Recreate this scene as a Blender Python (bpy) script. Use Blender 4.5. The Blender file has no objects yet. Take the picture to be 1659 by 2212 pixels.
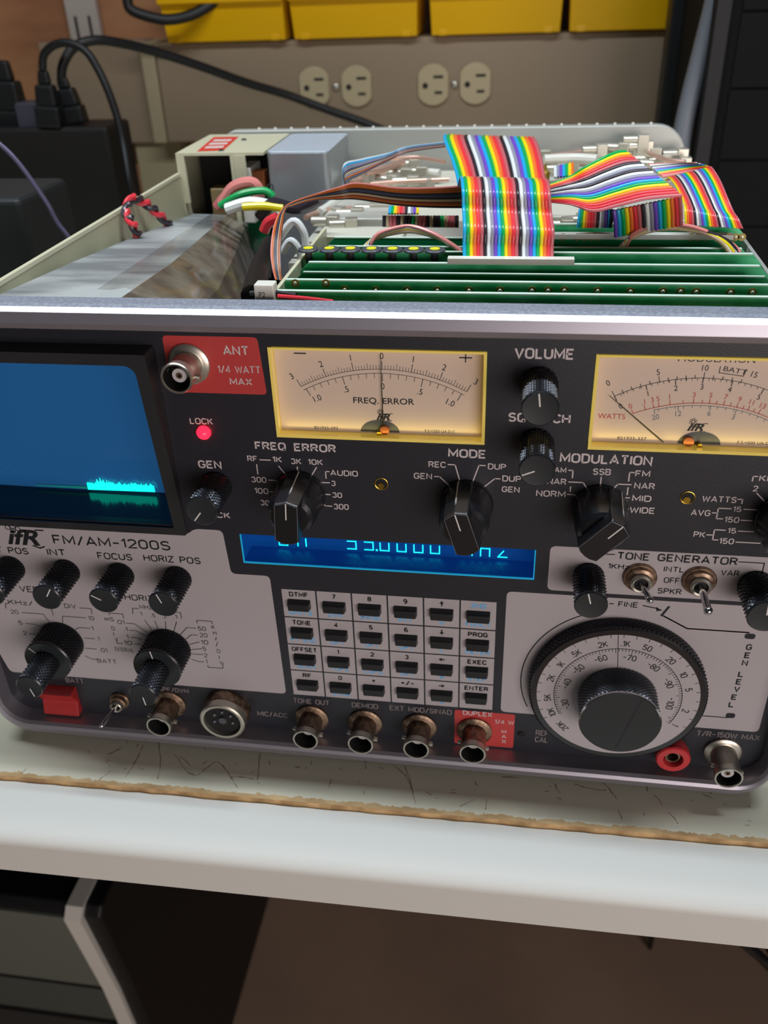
import bpy, math, random
from mathutils import Vector, Matrix
random.seed(4)
PI = math.pi
OZ = 864.0            # height of the panel origin above the floor (mm)
S = 0.001
# ---------------------------------------------------------------- camera model (mm; x right, y away, z up)
CX, CY, FPX = 829.5, 1106.0, 1913.81
def _rot(x, y, z):
    Rx = Matrix(((1,0,0),(0,math.cos(x),-math.sin(x)),(0,math.sin(x),math.cos(x))))
    Ry = Matrix(((math.cos(y),0,math.sin(y)),(0,1,0),(-math.sin(y),0,math.cos(y))))
    Rz = Matrix(((math.cos(z),-math.sin(z),0),(math.sin(z),math.cos(z),0),(0,0,1)))
    return Rz @ Rx @ Ry
RM = _rot(0.55394235, 0.16864581, -0.04023845)
def ray(px, py):
    d = RM.transposed() @ Vector(((px-CX)/FPX, (py-CY)/FPX, 1.0))
    return Vector((d[0], d[2], -d[1]))
CAM = -ray(829.5, 1106)*290.0
def P(px, py, ax, val):
    r = ray(px, py); return CAM + r*((val-CAM[ax])/r[ax])
def cropA(x, y): return (x*.3496, 700+y*.3496)
def cropB(x, y): return (540+x*.3436, 720+y*.3436)
def cropC(x, y): return (1080+x*.349, 720+y*.349)
def cropD(x, y): return (x*.33755, 1110+y*.33755)
def cropE(x, y): return (560+x*.3436, 1230+y*.3436)
def cropF(x, y): return (1090+x*.343, 1160+y*.343)
def crop4(x, y): return (560+x*.3315, 260+y*.3315)
def crop5(x, y): return (1100+x*.337, 260+y*.337)
CR = {'A':cropA,'B':cropB,'C':cropC,'D':cropD,'E':cropE,'F':cropF}

scene = bpy.context.scene
COL = scene.collection
# ---------------------------------------------------------------- materials
def lin(h):
    h = h.lstrip('#'); v = [int(h[i:i+2],16)/255 for i in (0,2,4)]
    return tuple((c/12.92 if c <= .04045 else ((c+.055)/1.055)**2.4) for c in v)+(1,)
def mat(name, col, rough=.5, metal=0., emit=None, es=0., bump=0., bscale=800., var=None, vscale=60., spec=.5, coat=0., vlo=.42, vhi=.6, stretch=None):
    m = bpy.data.materials.new(name); m.use_nodes = True
    nt = m.node_tree; b = nt.nodes['Principled BSDF']
    b.inputs['Base Color'].default_value = lin(col); b.inputs['Roughness'].default_value = rough
    b.inputs['Metallic'].default_value = metal; b.inputs['Specular IOR Level'].default_value = spec
    b.inputs['Coat Weight'].default_value = coat
    if emit: b.inputs['Emission Color'].default_value = lin(emit); b.inputs['Emission Strength'].default_value = es
    if bump or var:
        tc = nt.nodes.new('ShaderNodeTexCoord'); mp = nt.nodes.new('ShaderNodeMapping')
        if stretch: mp.inputs['Scale'].default_value = stretch
        nt.links.new(tc.outputs['Object'], mp.inputs['Vector'])
    if bump:
        n = nt.nodes.new('ShaderNodeTexNoise'); n.inputs['Scale'].default_value = bscale; n.inputs['Detail'].default_value = 3
        nt.links.new(mp.outputs['Vector'], n.inputs['Vector'])
        bp = nt.nodes.new('ShaderNodeBump'); bp.inputs['Strength'].default_value = bump; bp.inputs['Distance'].default_value = .0004
        nt.links.new(n.outputs['Fac'], bp.inputs['Height']); nt.links.new(bp.outputs['Normal'], b.inputs['Normal'])
    if var:
        n = nt.nodes.new('ShaderNodeTexNoise'); n.inputs['Scale'].default_value = vscale; n.inputs['Detail'].default_value = 5
        nt.links.new(mp.outputs['Vector'], n.inputs['Vector'])
        r = nt.nodes.new('ShaderNodeValToRGB'); r.color_ramp.elements[0].position = vlo; r.color_ramp.elements[1].position = vhi
        r.color_ramp.elements[0].color = lin(col); r.color_ramp.elements[1].color = lin(var)
        nt.links.new(n.outputs['Fac'], r.inputs['Fac']); nt.links.new(r.outputs['Color'], b.inputs['Base Color'])
    return m
def glass(name, tint='#ffffff', gl=.06, rough=.02):
    m = bpy.data.materials.new(name); m.use_nodes = True; nt = m.node_tree; nt.nodes.clear()
    o = nt.nodes.new('ShaderNodeOutputMaterial'); t = nt.nodes.new('ShaderNodeBsdfTransparent'); g = nt.nodes.new('ShaderNodeBsdfGlossy')
    t.inputs[0].default_value = lin(tint); g.inputs['Roughness'].default_value = rough
    f = nt.nodes.new('ShaderNodeLayerWeight'); f.inputs['Blend'].default_value = gl*2
    mx = nt.nodes.new('ShaderNodeMixShader'); nt.links.new(f.outputs['Fresnel'], mx.inputs[0])
    nt.links.new(t.outputs[0], mx.inputs[1]); nt.links.new(g.outputs[0], mx.inputs[2]); nt.links.new(mx.outputs[0], o.inputs[0])
    return m
M = {}
M['panel'] = mat('panel_black', '#25262e', .42, bump=.12, bscale=2500)
M['gray'] = mat('panel_gray', '#b2abaf', .5)
M['inkw'] = mat('ink_white', '#d3c8ca', .6)
M['inkb'] = mat('ink_black', '#15161c', .6)
M['inkg'] = mat('ink_dim_gray', '#8a8080', .6)
M['inkc'] = mat('ink_blue', '#6cb4ea', .6)
M['inkr'] = mat('ink_red', '#b8433c', .6)
M['inks'] = mat('ink_slate', '#6d7480', .6)
M['red'] = mat('label_red', '#c0403f', .45)
M['knob'] = mat('knob_black', '#3a3c42', .3, .75)
M['knobface'] = mat('knob_face', '#24292c', .5)
M['bar'] = mat('knob_satin', '#15171c', .28, spec=.8, bump=.1, bscale=2500)
M['edge_line'] = mat('pale_edge_line', '#7a7c84', .4)
M['line'] = mat('pointer_white', '#e6e4e2', .5)
M['alu'] = mat('aluminium', '#c4c2c6', .32, 1.)
M['bezel'] = mat('bezel_blue_gray', '#8a8f9d', .5, .25, bump=.5, bscale=1800, var='#9da3b0', vscale=900)
M['bezfront'] = mat('bezel_front', '#a39fa9', .36, .7)
M['nickel'] = mat('nickel', '#c2bdb2', .34, .9)
M['plugm'] = mat('plug_nickel', '#cfcabb', .35, .6)
M['brass'] = mat('aged_nickel', '#9c8672', .42, .85, var='#6a5546', vscale=400)
M['gold'] = mat('brass', '#c9a545', .3, 1.)
M['chrome'] = mat('chrome', '#d8d8dc', .15, 1.)
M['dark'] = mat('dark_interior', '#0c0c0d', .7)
M['ptfe'] = mat('ptfe', '#c4c0c2', .4)
M['led'] = mat('led_lit', '#ff2030', .3, emit='#ff1428', es=5)
M['amber'] = mat('amber_lens', '#e2cc74', .15, emit='#dcbc40', es=.24, coat=.4)
M['dial'] = mat('dial_card', '#cfbcb0', .6, emit='#c8a898', es=.03)
M['needle'] = mat('needle', '#1c1c20', .5)
M['copper'] = mat('copper_coil', '#b86a3c', .4, .3)
M['glass'] = glass('clear_cover', gl=.03)
M['crt'] = mat('screen_blue', '#1c4c80', .12, emit='#215a8c', es=.42)
M['tracedim'] = mat('trace_faint', '#0c5a54', .5, emit='#128a78', es=.5)
M['trace'] = mat('trace_glow', '#00e0c0', .5, emit='#10f0d0', es=1.6)
M['hood'] = mat('hood_black', '#2a2b2e', .4, bump=.1, bscale=1500)
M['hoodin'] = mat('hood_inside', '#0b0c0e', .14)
M['vfd'] = mat('display_blue', '#063a7c', .25, emit='#0a4a98', es=.32)
M['vfdfloor'] = mat('display_floor', '#0858a0', .24, emit='#0648a0', es=.16, bump=.5, bscale=2500, stretch=(1,.15,1))
M['vfdedge'] = mat('display_edge', '#1a90b8', .2, emit='#1a9cc8', es=.5)
M['digit'] = mat('digit_glow', '#10e0e0', .5, emit='#18e8ee', es=1.7)
M['key'] = mat('key_black', '#1c1e20', .42)
M['redpl'] = mat('red_plastic', '#a8282b', .35)
M['redjack'] = mat('jack_red', '#c2343a', .3)
M['cream'] = mat('cream_paint', '#b9b697', .45)
M['creamtop'] = mat('cream_edge', '#d3cfb2', .4)
M['plate'] = mat('plate_gray', '#b9bab4', .4, .25)
M['pcb'] = mat('pcb_green', '#38d084', .3, spec=.6, var='#64eaa8', vscale=90)
M['pcbl'] = mat('pcb_copper_area', '#6cc458', .35)
M['pcbd'] = mat('pcb_dark', '#189c62', .35)
M['pcbe'] = mat('pcb_edge', '#d8f2e2', .35)
M['solder'] = mat('solder', '#d6d2c0', .4, .55)
M['padg'] = mat('pad_gold', '#a8934e', .45, .4)
M['yel'] = mat('trimmer_yellow', '#e8e02a', .5)
M['slate'] = mat('slate_plastic', '#4b4f57', .4)
M['tin'] = mat('tin_can', '#b3b7bd', .3, .6)
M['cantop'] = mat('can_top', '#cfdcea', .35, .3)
M['shield'] = mat('shield_dust', '#85898c', .5, .3, var='#c6caca', vscale=14, stretch=(1,3,1), bump=.3, bscale=500)
M['tape'] = mat('shield_tape', '#5a4c42', .6, var='#8f8474', vscale=70, vlo=.35, vhi=.7, bump=.5, bscale=300)
M['film'] = glass('clear_film', '#f4f4f2', .1, .12)
M['coax'] = mat('coax_copper', '#e2b8a6', .3, .5)
M['white'] = mat('white_plastic', '#e4e2d8', .4)
M['sleeve'] = mat('sleeve_white', '#e9ebe4', .45)
M['rubber'] = mat('cable_rubber', '#0e0e10', .5)
M['black'] = mat('black_plastic', '#0d0e10', .5)
RC = {'br':'#c86a70','re':'#e83e4a','or':'#f27c3a','ye':'#f4e020','gr':'#16ad5c','bl':'#2aaee6','vi':'#7850c4','gy':'#9696a8','wh':'#eef2f2','bk':'#332c34','tn':'#c9b08c','pk':'#e8908a','ro':'#c86a2c','gd':'#4a4c66','rb':'#8a3e2c'}
for k, v in RC.items(): M['r_'+k] = mat('wire_'+k, v, .24, spec=.6)
SEQ = ['br','re','or','ye','gr','bl','vi','gy','wh','bk']

# ---------------------------------------------------------------- mesh builder
class MB:
    def __init__(s): s.v = []; s.f = []; s.mi = []; s.cur = 0
    def m(s, i): s.cur = i; return s
    def add(s, vs, fs):
        b = len(s.v); s.v += [tuple(v) for v in vs]
        for f in fs: s.f.append(tuple(b+i for i in f)); s.mi.append(s.cur)
        return s
    def box(s, x0, x1, y0, y1, z0, z1):
        v = [(x,y,z) for x in (x0,x1) for y in (y0,y1) for z in (z0,z1)]
        return s.add(v, [(0,1,3,2),(4,6,7,5),(0,4,5,1),(2,3,7,6),(0,2,6,4),(1,5,7,3)])
    def rbox(s, x0, x1, y0, y1, z0, z1, r, ax='y', n=4):
        # box whose four edges along ax are rounded
        if ax == 'y': a0,a1,b0,b1,c0,c1 = x0,x1,z0,z1,y0,y1
        elif ax == 'z': a0,a1,b0,b1,c0,c1 = x0,x1,y0,y1,z0,z1
        else: a0,a1,b0,b1,c0,c1 = y0,y1,z0,z1,x0,x1
        return s.prism(rrect(a0,a1,b0,b1,r,n), c0, c1, ax)
    def prism(s, poly, c0, c1, ax='y', bev=0):
        def w(a,b,c): return {'y':(a,c,b),'z':(a,b,c),'x':(c,a,b)}[ax]
        n = len(poly); rings = []
        if bev:
            cxp = sum(p[0] for p in poly)/n; cyp = sum(p[1] for p in poly)/n
            def sh(p):
                dx,dy = p[0]-cxp,p[1]-cyp; l = math.hypot(dx,dy) or 1
                return (p[0]-dx/l*bev, p[1]-dy/l*bev)
            sg = 1 if c1 > c0 else -1
            rings = [[w(*p,c0) for p in poly],[w(*p,c1-sg*bev) for p in poly],[w(*sh(p),c1) for p in poly]]
        else: rings = [[w(*p,c0) for p in poly],[w(*p,c1) for p in poly]]
        vs = [v for r in rings for v in r]; k = len(rings)
        fs = [tuple(range(n))[::-1], tuple(range((k-1)*n, k*n))]
        for j in range(k-1):
            for i in range(n): fs.append((j*n+i, j*n+(i+1)%n, (j+1)*n+(i+1)%n, (j+1)*n+i))
        return s.add(vs, fs)
    def lathe(s, cx, cz, prof, n=40, cy=0, ax='y', cap=True):
        # prof: list of (r, t) along axis
        vs = []; fs = []
        for r, t in prof:
            for i in range(n):
                a = 2*PI*i/n; c, d = r*math.cos(a), r*math.sin(a)
                vs.append({'y':(cx+c, cy+t, cz+d),'z':(cx+c, cy+d, cz+t),'x':(cx+t, cy+c, cz+d)}[ax])
        for j in range(len(prof)-1):
            for i in range(n): fs.append((j*n+i, j*n+(i+1)%n, (j+1)*n+(i+1)%n, (j+1)*n+i))
        if cap:
            fs.append(tuple(range(n))[::-1]); k = (len(prof)-1)*n; fs.append(tuple(range(k, k+n)))
        return s.add(vs, fs)
    def knurl(s, cx, cz, y0, y1, r, n, dep=.35, rows=None):
        n2 = 2*n; st = 2*PI*r/n2; k = rows or max(2, int(abs(y1-y0)/st))
        if k % 2: k += 1
        vs = []; fs = []
        for j in range(k+1):
            for i in range(n2):
                rr = r if (i+j) % 2 == 0 else r-dep
                if j in (0, k): rr = r-dep*.8
                a = 2*PI*i/n2; vs.append((cx+rr*math.cos(a), y0+(y1-y0)*j/k, cz+rr*math.sin(a)))
        for j in range(k):
            for i in range(n2):
                a,b,c,d = j*n2+i, j*n2+(i+1)%n2, (j+1)*n2+(i+1)%n2, (j+1)*n2+i
                if (i+j) % 2 == 0: fs += [(a,b,d),(b,c,d)]
                else: fs += [(a,b,c),(a,c,d)]
        return s.add(vs, fs)
    def tube(s, pts, r, n=8, smooth=True, sub=6, cap=True):
        pts = [Vector(p) for p in pts]
        if smooth and len(pts) > 2: pts = catmull(pts, sub)
        vs = []; fs = []; up = None
        for i, p in enumerate(pts):
            t = (pts[min(i+1,len(pts)-1)]-pts[max(i-1,0)]).normalized()
            if up is None: up = t.orthogonal().normalized()
            up = (up - t*up.dot(t)).normalized(); sd = t.cross(up)
            rr = r(i/(len(pts)-1)) if callable(r) else r
            for k in range(n):
                a = 2*PI*k/n; vs.append(p + up*math.cos(a)*rr + sd*math.sin(a)*rr)
        for j in range(len(pts)-1):
            for k in range(n): fs.append((j*n+k, j*n+(k+1)%n, (j+1)*n+(k+1)%n, (j+1)*n+k))
        if cap: fs += [tuple(range(n))[::-1], tuple(range((len(pts)-1)*n, len(pts)*n))]
        return s.add(vs, fs)
    def ball(s, c, r, n=10, sq=(1,1,1)):
        vs = []; fs = []; m = n//2
        for j in range(m+1):
            t = PI*j/m
            for i in range(n):
                a = 2*PI*i/n; vs.append((c[0]+r*sq[0]*math.sin(t)*math.cos(a), c[1]+r*sq[1]*math.sin(t)*math.sin(a), c[2]+r*sq[2]*math.cos(t)))
        for j in range(m):
            for i in range(n): fs.append((j*n+i, (j+1)*n+i, (j+1)*n+(i+1)%n, j*n+(i+1)%n))
        return s.add(vs, fs)
    def stroke(s, pts, w, y, closed=False):
        # flat line on a plane y = const; pts are (x, z)
        n = len(pts)
        for i in range(n if closed else n-1):
            a, b = Vector(pts[i]), Vector(pts[(i+1)%n]); d = (b-a)
            if d.length < 1e-6: continue
            d.normalize(); nn = Vector((-d.y, d.x))*w/2; a2 = a-d*w*.3; b2 = b+d*w*.3
            s.add([(q[0], y, q[1]) for q in (a2-nn, b2-nn, b2+nn, a2+nn)], [(0,1,2,3)])
        return s
    def poly(s, pts, y): return s.add([(p[0],y,p[1]) for p in pts], [tuple(range(len(pts)))])
    def build(s, name, mats, parent=None, org=None, smooth=35, bevel=0):
        if not isinstance(mats, (list,tuple)): mats = [mats]
        if org is None:
            xs = [v[0] for v in s.v]; ys = [v[1] for v in s.v]; zs = [v[2] for v in s.v]
            org = ((min(xs)+max(xs))/2, (min(ys)+max(ys))/2, min(zs))
        me = bpy.data.meshes.new(name)
        me.from_pydata([((v[0]-org[0])*S, (v[1]-org[1])*S, (v[2]-org[2])*S) for v in s.v], [], s.f)
        for m in mats: me.materials.append(M[m] if isinstance(m, str) else m)
        me.polygons.foreach_set('material_index', s.mi)
        if smooth:
            me.polygons.foreach_set('use_smooth', [True]*len(me.polygons)); me.set_sharp_from_angle(angle=math.radians(smooth))
        me.update(); me.validate()
        o = bpy.data.objects.new(name, me); COL.objects.link(o)
        return put(o, org, parent, bevel)
WP = {}
def put(o, org, parent=None, bevel=0):
    WP[o.name] = Vector(org)
    if parent is not None:
        o.parent = parent; o.location = (Vector(org)-WP[parent.name])*S
    else: o.location = (org[0]*S, org[1]*S, (org[2]+OZ)*S)
    if bevel:
        b = o.modifiers.new('bevel', 'BEVEL'); b.width = bevel*S; b.segments = 3; b.limit_method = 'ANGLE'; b.angle_limit = math.radians(40)
    return o
def thing(name, org, label, cat, group=None):
    o = bpy.data.objects.new(name, None); COL.objects.link(o); o.empty_display_size = .01
    put(o, org); return tag(o, label, cat, group)
def tag(o, label, cat=None, group=None):
    o['label'] = label
    if cat: o['category'] = cat
    if group: o['group'] = group
    return o
def lab(o, label): o['label'] = label; return o
def struct(o): o['kind'] = 'structure'; return o
def dup(o, dx, dz, dy=0):
    """copy a part and its sub-parts, moved inside its thing"""
    c = o.copy(); COL.objects.link(c); c.location = o.location + Vector((dx, dy, dz))*S
    WP[c.name] = WP[o.name] + Vector((dx, dy, dz))
    for g in [k for k in o.children]:
        d = g.copy(); COL.objects.link(d); d.parent = c; WP[d.name] = WP[g.name] + Vector((dx, dy, dz))
    return c
def rrect(a0, a1, b0, b1, r, n=5):
    rs = r if isinstance(r, (list,tuple)) else [r]*4      # corners: (a1,b0),(a1,b1),(a0,b1),(a0,b0)
    out = []
    for (ca, cb, sa, sb, t0), q in zip(((a1,b0,-1,1,-90),(a1,b1,-1,-1,0),(a0,b1,1,-1,90),(a0,b0,1,1,180)), rs):
        if q <= 0: out.append((ca, cb)); continue
        for k in range(n+1):
            t = math.radians(t0+90*k/n); out.append((ca+sa*q+q*math.cos(t), cb+sb*q+q*math.sin(t)))
    return out
def rpoly(pts, r, n=4):
    """round the corners of a polygon"""
    out = []; m = len(pts)
    for i in range(m):
        p, a, b = Vector(pts[i]), Vector(pts[i-1]), Vector(pts[(i+1)%m])
        rr = min(r, (a-p).length/2.2, (b-p).length/2.2); s0 = p+(a-p).normalized()*rr; s1 = p+(b-p).normalized()*rr
        for k in range(n+1):
            t = k/n; out.append(tuple((1-t)**2*s0+2*t*(1-t)*p+t*t*s1))
    return out
def catmull(pts, sub):
    out = []; n = len(pts)
    for i in range(n-1):
        p0 = pts[max(i-1,0)]; p1 = pts[i]; p2 = pts[i+1]; p3 = pts[min(i+2,n-1)]
        for k in range(sub):
            t = k/sub
            out.append(.5*((2*p1)+(p2-p0)*t+(2*p0-5*p1+4*p2-p3)*t*t+(3*p1-p0-3*p2+p3)*t**3))
    out.append(pts[-1].copy()); return out
# ---------------------------------------------------------------- lettering
_tc = {}
def glyphs(txt, bold):
    k = (txt, bold)
    if k in _tc: return _tc[k]
    cu = bpy.data.curves.new('t', 'FONT'); cu.body = txt; cu.size = 1; cu.fill_mode = 'FRONT'; cu.resolution_u = 3
    cu.offset = bold
    ob = bpy.data.objects.new('t', cu); COL.objects.link(ob); bpy.context.view_layer.update()
    me = bpy.data.meshes.new_from_object(ob.evaluated_get(bpy.context.evaluated_depsgraph_get()))
    vs = [(v.co.x, v.co.y) for v in me.vertices]; fs = [tuple(p.vertices) for p in me.polygons]
    bpy.data.objects.remove(ob); bpy.data.curves.remove(cu); bpy.data.meshes.remove(me)
    _tc[k] = (vs, fs); return _tc[k]
_h = glyphs('H', 0.0)[0]; CAPH = max(v[1] for v in _h)-min(v[1] for v in _h)
def text3(mb, txt, p0, u, v, h, w=None, bold=.0, shear=0., center=False, off=None):
    """p0 baseline start, u/v unit vectors, h cap height, w total width"""
    vs, fs = glyphs(txt, bold)
    if not vs: return
    x0 = min(a[0] for a in vs); x1 = max(a[0] for a in vs); sy = h/CAPH; sx = (w/(x1-x0)) if w else sy*.9
    p0, u, v = Vector(p0), Vector(u), Vector(v); dx = -(x1-x0)*sx/2 if center else 0
    mb.add([p0+u*((a[0]-x0)*sx+dx+shear*a[1]*sy)+v*(a[1]*sy) for a in vs], fs)
# gothic engraved capitals drawn as strokes: every glyph is (width, [polylines]) in a cell of height 1
def _arc(cx, cy, rx, ry, a0, a1, n=7): return [(cx+rx*math.cos(math.radians(a0+(a1-a0)*k/n)), cy+ry*math.sin(math.radians(a0+(a1-a0)*k/n))) for k in range(n+1)]
def _o(x0, x1, y0, y1, r=.26):
    return _arc(x1-r,y1-r,r,r,90,0,5)+_arc(x1-r,y0+r,r,r,0,-90,5)+_arc(x0+r,y0+r,r,r,270,180,5)+_arc(x0+r,y1-r,r,r,180,90,5)+[((x0+x1)/2,y1)]
W6 = .58
SF = {
 'A':(.66,[[(0,0),(.33,1),(.66,0)],[(.12,.3),(.54,.3)]]), 'B':(.56,[[(0,0),(0,1),(.32,1)]+_arc(.32,.77,.22,.23,90,-90,5)+[(0,.54)],[(.3,.54)]+_arc(.3,.27,.26,.27,90,-90,5)+[(0,0)]]),
 'C':(.56,[_arc(.3,.72,.27,.28,15,90,4)+_arc(.27,.72,.27,.28,90,180,4)+_arc(.27,.28,.27,.28,180,270,4)+_arc(.3,.28,.27,.28,270,345,4)]),
 'D':(.57,[[(0,0),(0,1),(.28,1)]+_arc(.28,.71,.29,.29,90,0,5)+_arc(.28,.29,.29,.29,0,-90,5)+[(0,0)]]), 'E':(.5,[[(.5,1),(0,1),(0,0),(.5,0)],[(0,.52),(.42,.52)]]), 'F':(.48,[[(.48,1),(0,1),(0,0)],[(0,.5),(.4,.5)]]),
 'G':(.58,[_arc(.3,.72,.27,.28,15,90,4)+_arc(.27,.72,.27,.28,90,180,4)+_arc(.27,.28,.27,.28,180,270,4)+_arc(.31,.28,.27,.28,270,360,4)+[(.58,.47),(.32,.47)]]),
 'H':(.58,[[(0,0),(0,1)],[(.58,0),(.58,1)],[(0,.52),(.58,.52)]]), 'I':(.0,[[(0,0),(0,1)]]), 'J':(.46,[[(.46,1),(.46,.25)]+_arc(.23,.25,.23,.25,0,-180,6)]), 'K':(.56,[[(0,0),(0,1)],[(.54,1),(.02,.4)],[(.18,.57),(.56,0)]]),
 'L':(.46,[[(0,1),(0,0),(.46,0)]]), 'M':(.72,[[(0,0),(0,1),(.36,.22),(.72,1),(.72,0)]]), 'N':(.58,[[(0,0),(0,1),(.58,0),(.58,1)]]), 'O':(.6,[_o(0,.6,0,1)]), 'P':(.54,[[(0,0),(0,1),(.3,1)]+_arc(.3,.74,.24,.26,90,-90,6)+[(0,.48)]]),
 'Q':(.6,[_o(0,.6,0,1),[(.34,.28),(.62,-.06)]]), 'R':(.56,[[(0,0),(0,1),(.3,1)]+_arc(.3,.75,.24,.25,90,-90,6)+[(0,.5)],[(.3,.5),(.56,0)]]),
 'S':(.54,[_arc(.28,.75,.25,.25,20,90,3)+_arc(.26,.75,.25,.235,90,270,7)+_arc(.28,.26,.26,.26,90,-90,7)+_arc(.26,.26,.26,.26,270,200,3)]), 'T':(.56,[[(0,1),(.56,1)],[(.28,1),(.28,0)]]), 'U':(.58,[[(0,1),(0,.29)]+_arc(.29,.29,.29,.29,180,360,8)+[(.58,1)]]),
 'V':(.62,[[(0,1),(.31,0),(.62,1)]]), 'W':(.86,[[(0,1),(.2,0),(.43,.85),(.66,0),(.86,1)]]), 'X':(.6,[[(0,0),(.6,1)],[(0,1),(.6,0)]]), 'Y':(.6,[[(0,1),(.3,.45),(.6,1)],[(.3,.45),(.3,0)]]), 'Z':(.54,[[(0,1),(.54,1),(0,0),(.54,0)]]), 'm':(.6,[[(0,0),(0,.66),(.3,.6),(.3,0)],[(.3,.6),(.6,.66),(.6,0)]]), 'z':(.42,[[(0,.66),(.42,.66),(0,0),(.42,0)]]),
 '0':(.52,[_o(0,.52,0,1)]), '1':(.2,[[(0,.78),(.2,1),(.2,0)]]), '2':(.52,[_arc(.26,.74,.26,.26,170,0,6)+[(.5,.6),(0,0),(.54,0)]]), '3':(.52,[_arc(.25,.76,.24,.24,160,-80,7),_arc(.25,.27,.27,.27,80,-160,8)]),
 '4':(.56,[[(.42,0),(.42,1),(0,.28),(.56,.28)]]), '5':(.52,[[(.48,1),(.06,1),(.03,.52)]+_arc(.26,.31,.26,.31,125,-155,9)]), '6':(.52,[_o(0,.52,0,.58,.25),[(0,.35)]+_arc(.27,.7,.27,.3,180,50,6)]), '7':(.5,[[(0,1),(.5,1),(.16,0)]]),
 '8':(.52,[_o(.03,.49,.52,1,.22),_o(0,.52,0,.52,.24)]), '9':(.52,[_o(0,.52,.42,1,.25),[(.52,.65)]+_arc(.25,.3,.27,.3,0,-130,6)]),
 '/':(.4,[[(0,-.08),(.4,1.05)]]), '-':(.4,[[(0,.46),(.4,.46)]]), '+':(.46,[[(0,.48),(.46,.48)],[(.23,.24),(.23,.72)]]), '.':(.02,[[(0,.0),(0,.13)]]), ' ':(.3,[]), '=':(.4,[[(0,.35),(.4,.35)],[(0,.6),(.4,.6)]])}
def _thick(pts, w):
    pts = [Vector(p) for i, p in enumerate(pts) if i == 0 or (Vector(p)-Vector(pts[i-1])).length > 1e-4]
    n = len(pts); L_ = []; R_ = []
    for i, p in enumerate(pts):
        a = (p-pts[i-1]).normalized() if i else None; b = (pts[i+1]-p).normalized() if i < n-1 else None
        if a is None: nn = Vector((-b.y,b.x)); k = 1
        elif b is None: nn = Vector((-a.y,a.x)); k = 1
        else:
            m = (a+b); m = m.normalized() if m.length > 1e-3 else a; nn = Vector((-m.y,m.x)); k = min(1/max(.3, nn.dot(Vector((-a.y,a.x)))), 1.9)
        L_.append(p+nn*w/2*k); R_.append(p-nn*w/2*k)
    return L_+R_, [(i, i+1, n+i+1, n+i) for i in range(n-1)]
def stext(mb, txt, p0, u, v, h, w=None, wt=.16, center=False):
    gap = .17+wt*.45; x = 0; items = []
    for ch_ in txt:
        wd, pl = SF.get(ch_, SF['O']); items.append((x, pl)); x += wd+gap
    tot = x-gap+wt; sx = (w/tot) if w else h*.88
    th = wt*(h+sx)/2 if True else 0
    p0, u, v = Vector(p0), Vector(u), Vector(v); off = -tot*sx/2 if center else 0
    ins = wt*.5
    for x, pl in items:
        for q in pl:
            if len(q) < 2: continue
            pts = [((x+a+wt/2)*sx, (ins+b*(1-2*ins))*h) for a, b in q]; vs, fs = _thick(pts, th)
            mb.add([p0+u*(a.x+off)+v*a.y for a in vs], fs)
def T(mb, mi, c, txt, xl, yl, xr, yr, h, bold=.012, y=-.08, shear=0.):
    a = P(*CR[c](xl,yl), 1, y); b = P(*CR[c](xr,yr), 1, y); t = P(*CR[c](xl,yl-h), 1, y)
    zz = (a[2]+b[2])/2; mb.m(mi); stext(mb, txt, (a[0], y, zz), (1,0,0), (0,0,1), t[2]-a[2], b[0]-a[0], .125+bold*1.45)
def Lh(mb, mi, c, pts, w=.35, y=-.08):
    q = []
    for p in pts:
        a = P(*CR[c](*p), 1, y); a = (a[0], a[2])
        if q:   # snap near-horizontal / near-vertical strokes
            if abs(a[1]-q[-1][1]) < .35: a = (a[0], q[-1][1])
            elif abs(a[0]-q[-1][0]) < .35: a = (q[-1][0], a[1])
        q.append(a)
    mb.m(mi).stroke(q, w, y)
def xz(c, x, y, yy=0): p = P(*CR[c](x,y), 1, yy); return (p[0], p[2])

# ================================================================ THE TEST SET
ts = thing('radio_test_set', (-12, 0, -114), 'open-topped radio test set with black and grey knob-covered front panel on the bench', 'test equipment')
FX0, FX1, FZ0, FZ1 = -158.5, 136.0, -104.5, 66.0
# ---- front panel: a 3 mm plate with openings for screen, meters, display and two adjusters
holes = [(-157,-74,-9.5,52), (-33.4,32.2,26.2,56.4), (62.9,129.0,26.0,56.4), (-50.5,49.9,-23.8,-11.7)]
xs = sorted({FX0, FX1, *[h[0] for h in holes], *[h[1] for h in holes]}); zs = sorted({FZ0, FZ1, *[h[2] for h in holes], *[h[3] for h in holes]})
fp = MB()
for i in range(len(xs)-1):
    for j in range(len(zs)-1):
        mx, mz = (xs[i]+xs[i+1])/2, (zs[j]+zs[j+1])/2
        if any(h[0] < mx < h[1] and h[2] < mz < h[3] for h in holes): continue
        fp.add([(xs[i],0,zs[j]),(xs[i+1],0,zs[j]),(xs[i+1],0,zs[j+1]),(xs[i],0,zs[j+1])], [(0,1,2,3)])
        fp.add([(xs[i],3,zs[j]),(xs[i+1],3,zs[j]),(xs[i+1],3,zs[j+1]),(xs[i],3,zs[j+1])], [(3,2,1,0)])
for h in holes:
    a,b,c,d = h
    fp.add([(a,0,c),(b,0,c),(b,0,d),(a,0,d),(a,3,c),(b,3,c),(b,3,d),(a,3,d)], [(0,1,5,4),(1,2,6,5),(2,3,7,6),(3,0,4,7)])
front = fp.build('front_panel', 'panel', ts, smooth=0)
lab(front, 'black front panel')
def area(poly, m, label, y=-.04, r=2):
    o = MB().poly(rpoly(poly, r), y).build('printed_area', m, front, smooth=0); return lab(o, label)
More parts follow.
